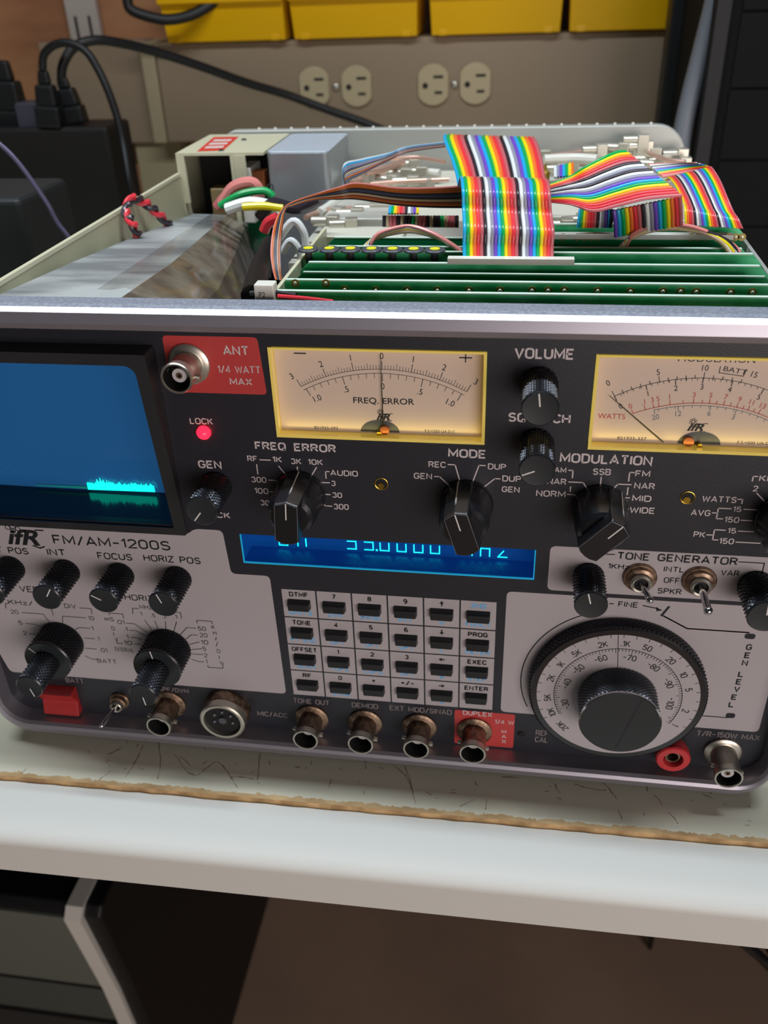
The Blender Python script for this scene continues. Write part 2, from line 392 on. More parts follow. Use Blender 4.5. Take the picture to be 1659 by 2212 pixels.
area([(-157,-13.2),(-69.5,-13.2),(-66.5,-10.6),(-56.4,-10.6),(-55.6,-28.8),(-41.6,-28.8),(-40.9,-84.5),(-155,-84.5),(-157,-75)], 'gray', 'grey printed area around the screen knobs')
area([(54.3,-9.8),(131.5,-9.8),(131.5,-27.6),(54.3,-27.6)], 'gray', 'grey printed area behind the tone generator controls')
area([(41,-29.2),(132.0,-29.2),(132.0,-84.8),(40.8,-84.8)], 'gray', 'grey printed area behind the large level dial')
lab(MB().poly(rpoly([(-66,59.2),(-36.2,59.2),(-35.1,40.6),(-66,40.6)],1.5), -.04).build('warning_label', 'red', front, smooth=0), 'red label behind the antenna socket')
lab(MB().poly(rpoly([(23.8,-85.7),(46.2,-85.7),(46.2,-103.2),(23.8,-103.2)],1), -.045).build('warning_label', 'red', front, smooth=0), 'red label behind the duplex socket')
# ---- keypad print: 6 x 4 cells
KX0, KX1, KZ0, KZ1 = -38.2, 38.0, -84.6, -33.9; cw = (KX1-KX0)/6; ch = (KZ1-KZ0)/4
kb = MB()
for i in range(6):
    for j in range(4):
        kb.poly([(KX0+i*cw+.28, KZ1-(j+1)*ch+.28),(KX0+(i+1)*cw-.28, KZ1-(j+1)*ch+.28),(KX0+(i+1)*cw-.28, KZ1-j*ch-.28),(KX0+i*cw+.28, KZ1-j*ch-.28)], -.04)
kb.build('keypad_print', 'gray', front, smooth=0)
# ---- lettering: 0 white, 1 black, 2 dim grey, 3 light blue, 4 pinkish white
L = MB(); W_, K_, G_, C_ = 0, 1, 2, 3
for a in [
 (0,'A','ANT',1380,190,1540,196,58,.03),(0,'A','1/4 WATT',1348,303,1612,306,46,.01),(0,'A','MAX',1422,375,1560,380,42,.02),
 (0,'A','LOCK',1175,617,1318,622,38,.02),(0,'A','GEN',1228,890,1372,895,48,.03),(0,'A','LOCK',1255,1195,1425,1198,34,.02),
 (0,'B','FREQ',33,730,228,738,50,.04),(0,'B','ERROR',278,740,543,752,50,.04),(0,'B','RF',-15,805,48,807,36,.02),(0,'B','1K',142,810,203,812,36,.02),
 (0,'B','3K',258,822,325,824,36,.02),(0,'B','10K',365,826,460,830,36,.02),(0,'B','AUDIO',505,895,680,900,36,.02),(0,'B','3',512,960,540,961,34,.02),
 (0,'B','30',518,1033,580,1036,34,.02),(0,'B','300',527,1107,622,1110,36,.02),(0,'B','300',10,937,105,940,36,.02),(0,'B','100',30,1008,118,1010,36,.02),(0,'B','30',68,1082,125,1083,34,.02),
 (0,'B','MODE',1245,780,1485,787,54,.04),(0,'B','REC',1122,842,1232,846,38,.02),(0,'B','DUP',1495,855,1610,860,38,.02),(0,'B','GEN',1030,915,1145,918,38,.02),
 (0,'B','DUP',1585,932,1705,935,38,.02),(0,'B','GEN',1582,998,1695,1001,36,.02),
 (0,'C','VOLUME',88,157,458,163,68,.035),(0,'C','SQUELCH',50,550,435,557,58,.035),(0,'C','MODULATION',368,798,940,822,60,.035),(0,'C','AM',335,862,410,864,34,.02),
 (0,'C','NAR',290,935,410,937,38,.02),(0,'C','NORM',222,1010,405,1014,38,.02),(0,'C','SSB',573,875,685,880,40,.02),(0,'C','FM',835,886,928,890,38,.02),
 (0,'C','NAR',828,962,957,966,38,.02),(0,'C','MID',815,1040,935,1043,38,.02),(0,'C','WIDE',800,1112,957,1117,38,.02),
 (0,'C','WATTS',1248,1043,1462,1050,38,.02),(0,'C','AVG',1178,1128,1300,1131,38,.02),(0,'C','15',1438,1105,1492,1107,34,.02),(0,'C','150',1385,1170,1478,1173,36,.02),
 (0,'C','PK',1195,1262,1268,1264,36,.02),(0,'C','15',1405,1238,1460,1240,34,.02),(0,'C','150',1352,1303,1445,1306,36,.02),(0,'C','KHz',1600,916,1735,920,38,.02),(0,'C','2',1563,978,1594,980,36,.02),
 (1,'C','TONE',722,1400,925,1407,46,.035),(1,'C','GENERATOR',972,1410,1468,1438,48,.035),
 (1,'F','1KHz',648,200,785,206,34,.02),(1,'F','INTL',1000,218,1130,225,34,.02),(1,'F','VAR',1358,242,1475,248,36,.02),(1,'F','OFF',1000,290,1100,293,36,.02),
 (1,'F','SPKR',960,357,1112,363,36,.02),(1,'F','FINE',713,440,840,445,34,.02),
 (2,'F','T/R-150W MAX',1205,1252,1605,1282,34,.01),(2,'F','REF',195,1250,275,1254,34,.01),(2,'F','CAL',190,1292,272,1296,34,.01),
 (2,'E','TONE OUT',215,838,443,855,30,.01),(2,'E','DEMOD',583,868,748,876,30,.01),(2,'E','EXT MOD/SINAD',820,886,1210,915,32,.01),
 (0,'E','DUPLEX',1280,915,1465,928,28,.02),(0,'E','1/4 W',1480,970,1600,978,26,.01),(2,'E','MIC/ACC',-10,920,180,932,28,.01),
 (1,'D','FM/AM-1200S',345,196,1095,232,58,.008),(1,'D','VERT POS',-150,248,185,254,40,.02),(1,'D','INT',305,265,425,270,42,.02),
 (1,'D','FOCUS',628,290,850,298,42,.02),(1,'D','HORIZ POS',922,303,1287,322,42,.02),(1,'D','VERT',130,500,300,507,38,.01),(1,'D','HORIZ',800,553,985,561,38,.01),
 (1,'D','KHz/',55,580,215,585,28,.0),(1,'D','DIV',415,603,490,607,28,.0),(1,'D','20',72,640,120,642,26,.0),(1,'D','5',122,710,148,711,26,.0),(1,'D','2',150,776,176,777,26,.0),
 (1,'D','10',568,680,605,682,26,.0),(1,'D','1',588,746,602,747,26,.0),(1,'D','.1',620,812,640,813,26,.0),(1,'D','.01',640,885,690,887,26,.0),(1,'D','BATT',625,953,750,960,26,.0),
 (2,'D','BATT',425,1080,540,1086,30,.01),(2,'D','SCOPE/DVM',960,1132,1210,1145,26,.01),
 (1,'D','mS',672,686,732,688,26,.0),(1,'D','.01',745,705,800,707,26,.0),(1,'D','.1',795,750,820,751,26,.0),(1,'D','1',812,800,826,801,26,.0),(1,'D','10',795,838,850,840,26,.0),(1,'D','EXTERNAL',740,880,858,886,26,.0),
 (1,'D','D',716,745,738,746,24,.0),(1,'D','I',728,780,734,781,24,.0),(1,'D','V',735,815,758,816,24,.0),
 (1,'D','MHz/DIV',895,610,1060,618,28,.0),(1,'D','1',900,652,912,653,24,.0),(1,'D','.5',968,662,996,663,24,.0),(1,'D','.2',1040,668,1068,669,24,.0),(1,'D','.1',1110,670,1136,671,24,.0),
 (1,'D','50',1268,748,1320,750,28,.0),(1,'D','20',1280,790,1330,792,28,.0),(1,'D','10',1288,835,1335,837,28,.0),(1,'D','5',1298,876,1322,877,26,.0),(1,'D','2',1308,918,1330,919,26,.0),(1,'D','1',1318,958,1330,959,26,.0),
 (1,'D','K',1355,738,1378,739,26,.0),(1,'D','H',1365,775,1388,776,26,.0),(1,'D','z',1375,808,1392,809,26,.0),(1,'D','/',1380,850,1400,851,30,.0),(1,'D','D',1390,890,1412,891,24,.0),(1,'D','I',1402,930,1408,931,24,.0),(1,'D','V',1405,965,1428,966,24,.0),
 ]: T(L, a[0], a[1], *a[2:8], bold=a[8])
for i, ch_ in enumerate('MAX'): T(L, 0, 'E', ch_, 1523, 1030+i*31, 1552, 1031+i*31, 22, .01)
gl = [(990,545),(960,695),(915,835),None,(845,1040),(805,1180),(770,1315),(720,1460),(670,1595)]
for (q, ch_) in zip(gl, 'GEN LEVEL'):
    if q:
        a = P(1500+(q[0]-55)*.1175, 1340+q[1]*.1175, 1, -.08); L.m(1); stext(L, ch_, (a[0], -.08, a[2]), (1,0,0), (0,0,1), 2.6, 2.0, .2)
for c, m_, pts in [
 ('B',0,[(62,795),(128,796)]),('B',0,[(180,835),(235,900)]),('B',0,[(297,840),(302,885)]),('B',0,[(418,843),(378,910)]),('B',0,[(498,870),(475,870),(478,912)]),
 ('B',0,[(500,940),(450,940),(428,953)]),('B',0,[(505,1014),(458,1012)]),('B',0,[(515,1087),(480,1085),(447,1072)]),('B',0,[(118,923),(162,926),(187,938)]),('B',0,[(128,996),(160,998)]),
 ('B',0,[(133,1068),(155,1068)]),('B',0,[(42,825),(47,885)]),('B',0,[(1245,825),(1290,828),(1322,938)]),('B',0,[(1480,832),(1440,830),(1398,940)]),('B',0,[(1160,900),(1192,902),(1258,963)]),
 ('B',0,[(1572,915),(1540,914),(1460,975)]),
 ('C',0,[(425,848),(452,850),(445,895)]),('C',0,[(425,920),(515,925),(543,970)]),('C',0,[(417,997),(455,999),(485,1015)]),('C',0,[(437,950),(436,980)]),('C',0,[(627,890),(618,955)]),
 ('C',0,[(832,862),(803,861),(797,915)]),('C',0,[(812,937),(730,933),(690,975)]),('C',0,[(793,955),(787,1000)]),('C',0,[(803,1019),(742,1015)]),('C',0,[(783,1035),(776,1075)]),('C',0,[(795,1088),(765,1086)]),
 ('C',0,[(1472,1027),(1502,1028),(1497,1055)]),('C',0,[(1315,1111),(1345,1112)]),('C',0,[(1432,1086),(1352,1082),(1343,1147),(1378,1149)]),('C',0,[(1510,1089),(1590,1092)]),('C',0,[(1492,1157),(1560,1160)]),
 ('C',0,[(1280,1247),(1318,1248)]),('C',0,[(1395,1219),(1328,1215),(1317,1278),(1348,1280)]),('C',0,[(1475,1224),(1570,1230)]),('C',0,[(1460,1292),(1610,1300)]),('C',0,[(1595,886),(1568,885),(1562,915)]),('C',0,[(1590,990),(1637,1040)]),
 ('C',1,[(655,1367),(710,1370)]),('C',1,[(1480,1415),(1637,1423),(1622,1490)]),
 ('F',1,[(663,420),(685,421)]),('F',1,[(872,432),(960,450)]),('F',1,[(1000,497),(1150,577),(1540,600)]),('F',1,[(1235,1125),(1405,1135)]),
 ('D',1,[(38,605),(35,573),(52,574)]),('D',1,[(140,632),(275,640),(318,695)]),('D',1,[(165,702),(215,708),(262,722)]),('D',1,[(185,768),(232,772)]),('D',1,[(330,612),(345,650)]),('D',1,[(510,602),(582,607),(592,640)]),
 ('D',1,[(400,708),(400,655),(548,662)]),('D',1,[(480,742),(505,728),(575,732)]),('D',1,[(540,795),(605,797)]),('D',1,[(545,860),(618,866)]),('D',1,[(545,910),(590,930),(620,930)]),
 ('D',1,[(700,648),(700,635),(785,642),(790,668)]),('D',1,[(808,700),(860,704),(935,755)]),('D',1,[(830,745),(870,748),(925,778)]),('D',1,[(838,790),(870,793),(905,805)]),('D',1,[(860,832),(900,838)]),
 ('D',1,[(850,640),(848,604),(885,607)]),('D',1,[(925,680),(970,740)]),('D',1,[(990,685),(1012,735)]),('D',1,[(1058,688),(1062,740)]),('D',1,[(1130,690),(1112,752)]),('D',1,[(1130,630),(1155,632),(1160,668)]),
 ('D',1,[(1148,780),(1195,728),(1255,732)]),('D',1,[(1182,808),(1225,774),(1265,776)]),('D',1,[(1215,835),(1275,820)]),('D',1,[(1215,870),(1290,863)]),('D',1,[(1215,895),(1300,903)]),('D',1,[(1225,930),(1270,945),(1305,947)]),
 ('D',1,[(1262,700),(1262,682),(1355,687),(1360,705)]),('D',1,[(1330,970),(1332,982),(1425,988),(1428,955)]),
 ('D',1,[(748,795),(750,828),(785,832)])]:
    Lh(L, m_, c, pts, .38 if c in 'BC' else (.42 if c == 'F' else .3))
Lh(L, 1, 'F', [(1035,440),(988,495)], .8); Lh(L, 1, 'F', [(1000,497),(1150,577),(1540,600)], .5)
# arrow head, bracket blobs, dial ring line
a = xz('F', 995, 462); L.m(1).poly([(a[0],a[1]),(a[0]-2.2,a[1]+1.3),(a[0]-2.0,a[1]-.5)], -.08)
b0 = xz('F',1515,607); L.poly(rpoly([(b0[0],b0[1]+.1),(b0[0]+3.4,b0[1]+.1),(b0[0]+3.4,b0[1]-2.2),(b0[0],b0[1]-2.2)], 1.1), -.08)
b0 = xz('F',1378,1135); L.poly(rpoly([(b0[0]+.6,b0[1]+2.3),(b0[0]+3.8,b0[1]+2.3),(b0[0]+3.8,b0[1]-.1),(b0[0]+.6,b0[1]-.1)], 1.1), -.08)
DX, DZ = 80.8, -67.5
L.stroke([(DX+33.3*math.cos(math.radians(t)), DZ+33.3*math.sin(math.radians(t))) for t in range(108, 206, 3)], .42, -.08)
# keypad legends
rows = [['DTMF','7','8','9','U','2ND'],['TONE','4','5','6','D','PROG'],['OFFSET','1','2','3','Lf','EXEC'],['RF','0','.','+/-','Rt','ENTER']]
subs = [['UNITS','DVM','BAUD','INT','D','FUNCT'],['PT SND','OPT','OPT','OPT','C','METER'],['SCAN','TOPS','LOPS','OPT','B','STEP'],['','STOR','','','A','']]
def arrow(cx, cz, d):
    vs = [(-.25,-1.1),(.25,-1.1),(.25,0),(.85,0),(0,1.15),(-.85,0),(-.25,0)]
    rot = {'U':0,'D':PI,'Lf':PI/2,'Rt':-PI/2}[d]; c, s_ = math.cos(rot), math.sin(rot)
    L.m(1).poly([(cx+c*a-s_*b, cz+s_*a+c*b) for a,b in vs], -.08)
for j in range(4):
    for i in range(6):
        cx = KX0+(i+.5)*cw; top = KZ1-j*ch; t = rows[j][i]
        if t in ('U','D','Lf','Rt'): arrow(cx, top-2.3, t)
        elif t == '.': L.m(1).poly([(cx+.55*math.cos(k*PI/5), top-2.4+.55*math.sin(k*PI/5)) for k in range(10)], -.08)
        else: L.m(3 if t == '2ND' else 1); stext(L, t, (cx, -.08, top-3.35), (1,0,0), (0,0,1), 2.15, min(1.75*len(t), 9.6) if len(t) > 1 else None, .22, center=True)
        if subs[j][i]: L.m(3); t = subs[j][i]; stext(L, t, (cx, -.08, top-ch+1.2), (1,0,0), (0,0,1), 2.2, min(1.75*len(t), 9.4) if len(t) > 1 else None, .2, center=True)
def logo(mb, cx, cz, h, y):
    text3(mb, 'ifR', (cx-h*1.05, y, cz), (1,0,0), (0,0,1), h, h*2.05, .03, shear=.4)
    for a in (25, 85, 145):
        ca, sa = math.cos(math.radians(a)), math.sin(math.radians(a)); pts = []
        for k in range(20):
            u, v = h*.52*math.cos(k*PI/10), h*.19*math.sin(k*PI/10); pts.append((cx-h*.45+ca*u-sa*v, cz+h*1.28+sa*u+ca*v))
        mb.stroke(pts, h*.05, y, True)
    mb.stroke([(cx+h*.9, cz+h*1.05),(cx+h*1.4, cz+h*1.05)], h*.09, y)
    mb.stroke([(cx+h*.5, cz-h*.05),(cx+h*.9, cz-h*.2),(cx+h*1.2, cz-h*.08)], h*.1, y)
q = xz('D', 160, 195); L.m(1); logo(L, q[0], q[1], 6.2, -.08)
L.build('lettering', ['inkw','inkb','inkg','inkc'], front, smooth=0)
# ---- bezel: rounded frame standing 8 mm proud of the panel
def ring_frame(outer, inner, ys_out, name, mats, parent):
    mb = MB(); n = len(outer[0][0]); 
    return mb
BX0, BX1, BZ0, BZ1 = -161.5, 138.5, -111.0, 70.0
def loop(x0,x1,z0,z1,r,n=8): return rrect(x0,x1,z0,z1,r,n)
secs = [  # (outline, y, material)
 (loop(FX0+.5,FX1-.5,FZ0+.6,FZ1-3.0,9), .6, 1), (loop(FX0+.2,FX1-.2,FZ0+.2,FZ1-3.2,10), -6.3, 1), (loop(FX0-.6,FX1+.6,FZ0-.6,FZ1-2.6,11), -7.6, 1),
 (loop(FX0-1.6,FX1+1.2,FZ0-2.0,FZ1-.8,12), -8.1, 1), (loop(BX0+.9,BX1-.9,BZ0+1.6,BZ1-1.6,13.5), -7.4, 1), (loop(BX0+.2,BX1-.2,BZ0+.4,BZ1-.45,14.5), -5.6, 1),
 (loop(BX0,BX1,BZ0,BZ1,15), -3.6, 0), (loop(BX0,BX1,BZ0,BZ1,15), 2.2, 0), (loop(BX0+5,BX1-5,BZ0+5,BZ1-7,11), 2.2, 0)]
bz = MB(); n = len(secs[0][0])
vs = [(p[0], y, p[1]) for o, y, _ in secs for p in o]
for j in range(len(secs)-1):
    bz.m(1 if secs[j][2] and secs[j+1][2] else (1 if secs[j][2] and j < 5 else 0))
    b = len(bz.v); bz.v += vs[j*n:(j+2)*n]
    for i in range(n): bz.f.append((b+i, b+(i+1)%n, b+n+(i+1)%n, b+n+i)); bz.mi.append(bz.cur)
bz.build('bezel', ['bezel','bezfront'], ts, smooth=50)
for fx in (-140, 118):
    for fy in (14, 225): MB().lathe(fx, -114, [(7,0),(7,3.4)], 20, cy=fy, ax='z').build('foot', 'black', ts)

# ---- CRT hood, screen, trace
def hoodpt(x, z, off=0): return (x, -1-7.2*(z+13)/69.0+off, z)
hd = MB(); o_ = [(-152,-13),(-69,-13),(-69,56),(-152,56)]; i_ = [(-148,-10),(-73.2,-10),(-73.2,52.2),(-148,52.2)]
i_r = rrect(-154.5,-73.2,-10,52.2,[.8,3.5,3.5,.8],5); o_r = rrect(-157,-69,-13,56,[1.2,1.2,1.2,1.2],5); n = len(i_r)
b = [hoodpt(*p) for p in o_r]+[hoodpt(*p) for p in i_r]+[(p[0],0,p[1]) for p in o_r]
hd.m(0).add(b, [(i,(i+1)%n,n+(i+1)%n,n+i) for i in range(n)]+[(2*n+i,2*n+(i+1)%n,(i+1)%n,i) for i in range(n)])
hd.m(1).add([hoodpt(*p) for p in i_r]+[(p[0],23,p[1]) for p in i_r], [(i,(i+1)%n,n+(i+1)%n,n+i) for i in range(n)])
hood = lab(hd.build('screen_hood', ['hood','hoodin'], ts, smooth=40, bevel=0), 'black screen hood with bluish screen set back inside')
sc = MB()
NX, NZ = 12, 8
gv = []
for j in range(NZ+1):
    for i in range(NX+1):
        u, v = i/NX*2-1, j/NZ*2-1; gv.append((-114+41*u, 22.2-1.2*(1-u*u*.6-v*v*.4), 21.1+31.1*v))
sc.add(gv, [(j*(NX+1)+i, j*(NX+1)+i+1, (j+1)*(NX+1)+i+1, (j+1)*(NX+1)+i) for j in range(NZ) for i in range(NX)])
lab(sc.build('screen_glass', 'crt', hood), 'dark blue screen glass')
tr = MB(); random.seed(7); x = -114.2; prev = -5.8
top = []
while x < -88.0:
    h = -6.2+random.uniform(-.6,.9)
    if -111 < x < -104: h += random.choice([0,.8,2.2,3.0])*random.random()
    top.append((x, h)); x += .28
tr.poly(top+[(-88.0,-9.0),(-114.2,-9.3)], 20.3)
tr.m(1).poly([(-135,-8.4),(-114.2,-8.0),(-114.2,-9.0),(-135,-8.7)], 20.3)
lab(tr.build('trace', ['trace','tracedim'], hood, smooth=0), 'glowing cyan noise trace')

# ---- meters
def meter(x0, x1, z0, z1, kind):
    d = 4.6
    mb = MB()
    fr = [(x0,z0),(x1,z0),(x1,z1),(x0,z1)]; ir = [(x0+.9,z0+1.0),(x1-.9,z0+1.0),(x1-.9,z1-.7),(x0+.9,z1-.7)]
    b = [(p[0],-.5,p[1]) for p in fr]+[(p[0],-.5,p[1]) for p in ir]+[(p[0],d,p[1]) for p in [(x0+.3,z0+.2),(x1-.3,z0+.2),(x1-.3,z1),(x0+.3,z1)]]
    mb.add(b, [(i,(i+1)%4,4+(i+1)%4,4+i) for i in range(4)]+[(4+i,4+(i+1)%4,8+(i+1)%4,8+i) for i in range(4)]+[(8,9,10,11)])
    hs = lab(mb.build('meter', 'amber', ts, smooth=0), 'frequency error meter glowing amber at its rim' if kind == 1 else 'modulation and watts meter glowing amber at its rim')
    MB().box(x0+.5,x1-.5,d-.5,d-.1,z0+.3,z1-.1).build('dial_card', 'dial', hs, smooth=0)
    MB().add([(x0+1.0,-.2,z0+1.1),(x1-1.0,-.2,z0+1.1),(x1-1.0,-.2,z1-.8),(x0+1.0,-.2,z1-.8)],[(0,1,2,3)]).build('clear_cover', 'glass', hs, smooth=0)
    # moving-coil window at the foot of the dial
    cx = (x0+x1)/2 + (-.3 if kind == 1 else -.2); zb = z0+.6
    w = MB(); w.m(0).poly([(cx+6.2*math.cos(t*PI/14), zb+.2+4.2*math.sin(t*PI/14)) for t in range(15)], d-.58)
    w.m(1).lathe(cx+(1.6 if kind == 1 else -3.2), zb+1.4, [(1.5,d-2.0),(1.5,d-.7)], 16)
    w.m(2).lathe(cx, zb+.4, [(.8,d-2.6),(.8,d-.6)], 14)
    w.build('movement', ['slate','copper','gold'], hs)
    return hs, d-.56
m1, my = meter(-33.3, 32.1, 26.3, 56.3, 1)
m2, my = meter(63.0, 128.9, 26.1, 56.3, 2)
def arc3(a, b, c):
    (ax, ay), (bx, by), (cx, cy) = a, b, c; d = 2*(ax*(by-cy)+bx*(cy-ay)+cx*(ay-by))
    ux = ((ax*ax+ay*ay)*(by-cy)+(bx*bx+by*by)*(cy-ay)+(cx*cx+cy*cy)*(ay-by))/d
    uy = ((ax*ax+ay*ay)*(cx-bx)+(bx*bx+by*by)*(ax-cx)+(cx*cx+cy*cy)*(bx-ax))/d
    return ux, uy, math.hypot(ax-ux, ay-uy)
def mp(c, x, y): p = P(*CR[c](x,y), 1, my); return (p[0], p[2])
ml = MB()
l0, t0, r0_ = mp('B',322,335), mp('B',828,226), mp('B',1362,368)
ux, uy, R1 = arc3(l0, t0, r0_)
def pol(r, deg): return (ux+r*math.cos(math.radians(deg)), uy+r*math.sin(math.radians(deg)))
aL = math.degrees(math.atan2(l0[1]-uy, l0[0]-ux)); aR = math.degrees(math.atan2(r0_[1]-uy, r0_[0]-ux)); aM = (aL+aR)/2
ml.stroke([pol(R1, aL+(aR-aL)*k/40) for k in range(41)], .14, my); R2 = R1-1.35
ml.stroke([pol(R2, aL+(aR-aL)*k/40) for k in range(41)], .14, my)
for k in range(-30, 31):
    a = aM-(aL-aM)*0 - k*(aL-aR)/60; ln = 2.6 if k % 10 == 0 else (1.9 if k % 5 == 0 else 1.3)
    ml.stroke([pol(R1, a), pol(R1+ln, a)], .2 if k % 10 == 0 else .13, my)
for k in range(-10, 11):
    a = aM - k*(aL-aR)/20.8; ml.stroke([pol(R2, a), pol(R2-(2.6 if k % 5 == 0 else 1.5), a)], .2 if k % 5 == 0 else .15, my)
def mt(txt, r, a, h, tilt=True, w=None):
    p = pol(r, a); t = math.radians(a-90)*.9 if tilt else 0
    text3(ml, txt, (p[0], my, p[1]), (math.cos(t),0,math.sin(t)), (-math.sin(t),0,math.cos(t)), h, w, .0, center=True)
for k in (-3,-2,-1,0,1,2,3): mt(str(abs(k)), R1+3.3, aM-k*(aL-aR)/6*(1.03 if abs(k) == 3 else 1), 1.95)
for k, t in ((-1,'1.0'),(-.5,'.5'),(0,'0'),(.5,'.5'),(1,'1.0')): mt(t, R2-5.2, aM-k*(aL-aR)/2*(.9 if abs(k)==1 else .97), 1.95)
a, b = mp('B',650,438), mp('B',1033,450); text3(ml, 'FREQ. ERROR', (a[0],my,(a[1]+b[1])/2), (1,0,0),(0,0,1), 1.95, b[0]-a[0], .01)
for (xa, xb, yy) in ((278,350,125),(1318,1394,153)):
    a, b = mp('B',xa,yy), mp('B',xb,yy); ml.stroke([a,(b[0],a[1])], .4, my)
    if xa > 1000: c = ((a[0]+b[0])/2); ml.stroke([(c,a[1]-1.4),(c,a[1]+1.1)], .35, my)
a = mp('B',840,545); logo(ml, a[0], a[1], 2.1, my)
a = mp('B',405,600); text3(ml, '821935-293', (a[0],my,a[1]), (1,0,0),(0,0,1), .9, 7.6)
a = mp('B',1100,622); text3(ml, 'F.S.=250 UA.D.C', (a[0],my,a[1]), (1,0,0),(0,0,1), .9, 9.4)
a = mp('B',1100,660); text3(ml, '2900-0090-102', (a[0],my,a[1]), (1,0,0),(0,0,1), .9, 9.4)
ml.build('dial_lettering', 'inkb', m1, smooth=0)
def needle(hs, tip, foot, cl):
    mb = MB(); mb.tube([(tip[0], cl, tip[1]), (foot[0], cl, foot[1])], lambda t: .09+.16*t, 6, smooth=False); mb.build('needle', 'needle', hs)
needle(m1, mp('B',823,128), mp('B',842,618), my-.9)
ml = MB()
def c6(x, y): p = P(1270+x*.2345, 750+y*.2345, 1, my); return (p[0], p[2])
ux, uy, R1 = arc3(c6(245,452), c6(990,285), c6(1655,395))
def ang(p): return math.degrees(math.atan2(p[1]-uy, p[0]-ux))
aS, aE = ang(c6(245,452)), ang(c6(1655,395))-6
ml.m(0).stroke([pol(R1, aS+(aE-aS)*k/40) for k in range(41)], .17, my)
maj = [(245,452,'0'),(660,315,'5'),(1068,285,'10'),(1495,335,'15')]
an = [ang(c6(x,y)) for x,y,_ in maj]
for i in range(3):
    for k in range(5):
        a = an[i]+(an[i+1]-an[i])*k/5; ml.stroke([pol(R1-(.6 if k%2 else .2),a), pol(R1+(1.75 if k == 0 else .9),a)], .2, my)
for a, (x,y,t) in zip(an, maj): mt(t, R1+2.25+(1.6 if t == '0' else 0), a, 1.75)
lo = [(245,452),(535,355),(808,302),(1063,288),(1335,315),(1620,388)]; la = [ang(c6(*p)) for p in lo]
for i in range(6):
    ml.stroke([pol(R1-1.6,la[i]), pol(R1,la[i])], .25, my)
    if i: mt(str(i), R1-3.6, la[i], 1.7)
    if i < 5:
        for k in range(1,5): a = la[i]+(la[i+1]-la[i])*k/5; ml.stroke([pol(R1-.75,a), pol(R1,a)], .15, my)
mt('0', R1-4.6, aS-.3, 1.7)
a = c6(1235,232); text3(ml, 'BATT', (a[0]+.2,my,a[1]+.5), (.985,0,-.17),(.17,0,.985), 1.45, 6.6)
ml.stroke([c6(1222,178),c6(1208,235),c6(1432,268),c6(1462,205)], .22, my)
a = c6(830,130); text3(ml, 'MODULATION', (a[0],my,a[1]), (1,0,0),(0,0,1), 1.9, 21)
ml.m(1); ux, uy, R1 = arc3(c6(415,612), c6(970,515), c6(1500,588))
aS = ang(c6(415,612)); aE = ang(c6(1655,655))-4; ml.stroke([pol(R1, aS+(aE-aS)*k/40) for k in range(41)], .2, my)
for x,y,t in ((415,612,'0'),(528,575,'.1'),(606,552,'3'),(655,540,'5'),(757,525,'1'),(972,512,'3'),(1118,518,'5'),(1250,530,'7'),(1370,553,'9'),(1470,585,'11'),(1565,620,'13')):
    a = ang(c6(x,y)); ml.stroke([pol(R1,a), pol(R1+1.4,a)], .22, my); mt(t, R1+1.8, a, 1.6)
for x,y in ((877,515),(1052,515),(1183,523),(1312,540),(1425,570),(1520,603)): a = ang(c6(x,y)); ml.stroke([pol(R1,a), pol(R1+1,a)], .2, my)
a, b = c6(90,655), c6(342,665); text3(ml, 'WATTS', (a[0],my,(a[1]+b[1])/2), (1,0,0),(0,0,1), 1.65, b[0]-a[0])
ml.m(2); R3 = R1-.8; aS = ang(c6(610,580)); ml.stroke([pol(R3, aS+(aE-aS)*k/30) for k in range(31)], .18, my)
for x,y,t in ((610,580,'20'),(832,545,'12'),(1132,548,'6'),(1365,590,'3')):
    a = ang(c6(x,y)); ml.stroke([pol(R3,a), pol(R3-1.3,a)], .2, my); mt(t, R3-3.2, a, 1.65)
for k in range(14): a = aS+(aE-aS)*(k+.5)/15; ml.stroke([pol(R3,a), pol(R3-.8,a)], .15, my)
ml.m(0); a = c6(990,770); logo(ml, a[0], a[1], 2.3, my)
a = c6(268,848); text3(ml, '821935-327', (a[0],my,a[1]), (1,0,0),(0,0,1), .9, 8.6)
a = c6(1375,890); text3(ml, 'F.S.=500 UA.DC', (a[0],my,a[1]), (1,0,0),(0,0,1), .9, 10)
a = c6(1375,950); text3(ml, '2900-0090-103', (a[0],my,a[1]), (1,0,0),(0,0,1), .9, 10)
ml.build('dial_lettering', ['inkb','inkr','inks'], m2, smooth=0)
needle(m2, c6(200,437), c6(690,862), my-.9)
MB().box(63.9,128,-.45,1.2,P(1500,777,1,-.45)[2],55.7).build('upper_lip', 'dial', m2, smooth=0)

# ---- digital display window
mb = MB(); x0,x1,z0,z1 = -50.4,49.8,-23.7,-11.8
mb.m(0).add([(x0,10.5,z0),(x1,10.5,z0),(x1,10.5,z1),(x0,10.5,z1)],[(0,1,2,3)])
mb.m(1).add([(x0,.3,z0),(x1,.3,z0),(x1,10.5,z0),(x0,10.5,z0)],[(0,1,2,3)])
mb.m(0).add([(x0,.3,z0),(x0,10.5,z0),(x0,10.5,z1),(x0,.3,z1)],[(0,1,2,3)]).add([(x1,.3,z0),(x1,10.5,z0),(x1,10.5,z1),(x1,.3,z1)],[(3,2,1,0)]).add([(x0,.3,z1),(x1,.3,z1),(x1,10.5,z1),(x0,10.5,z1)],[(3,2,1,0)])
mb.m(2).box(x0,x1,-.15,.35,z0,z0+.5).box(x0,x0+.4,-.15,.35,z0,z1).box(x1-.4,x1,-.15,.35,z0,z1)
dsp = lab(mb.build('display_window', ['vfd','vfdfloor','vfdedge'], ts, smooth=0), 'glowing blue display window')
dg = MB()
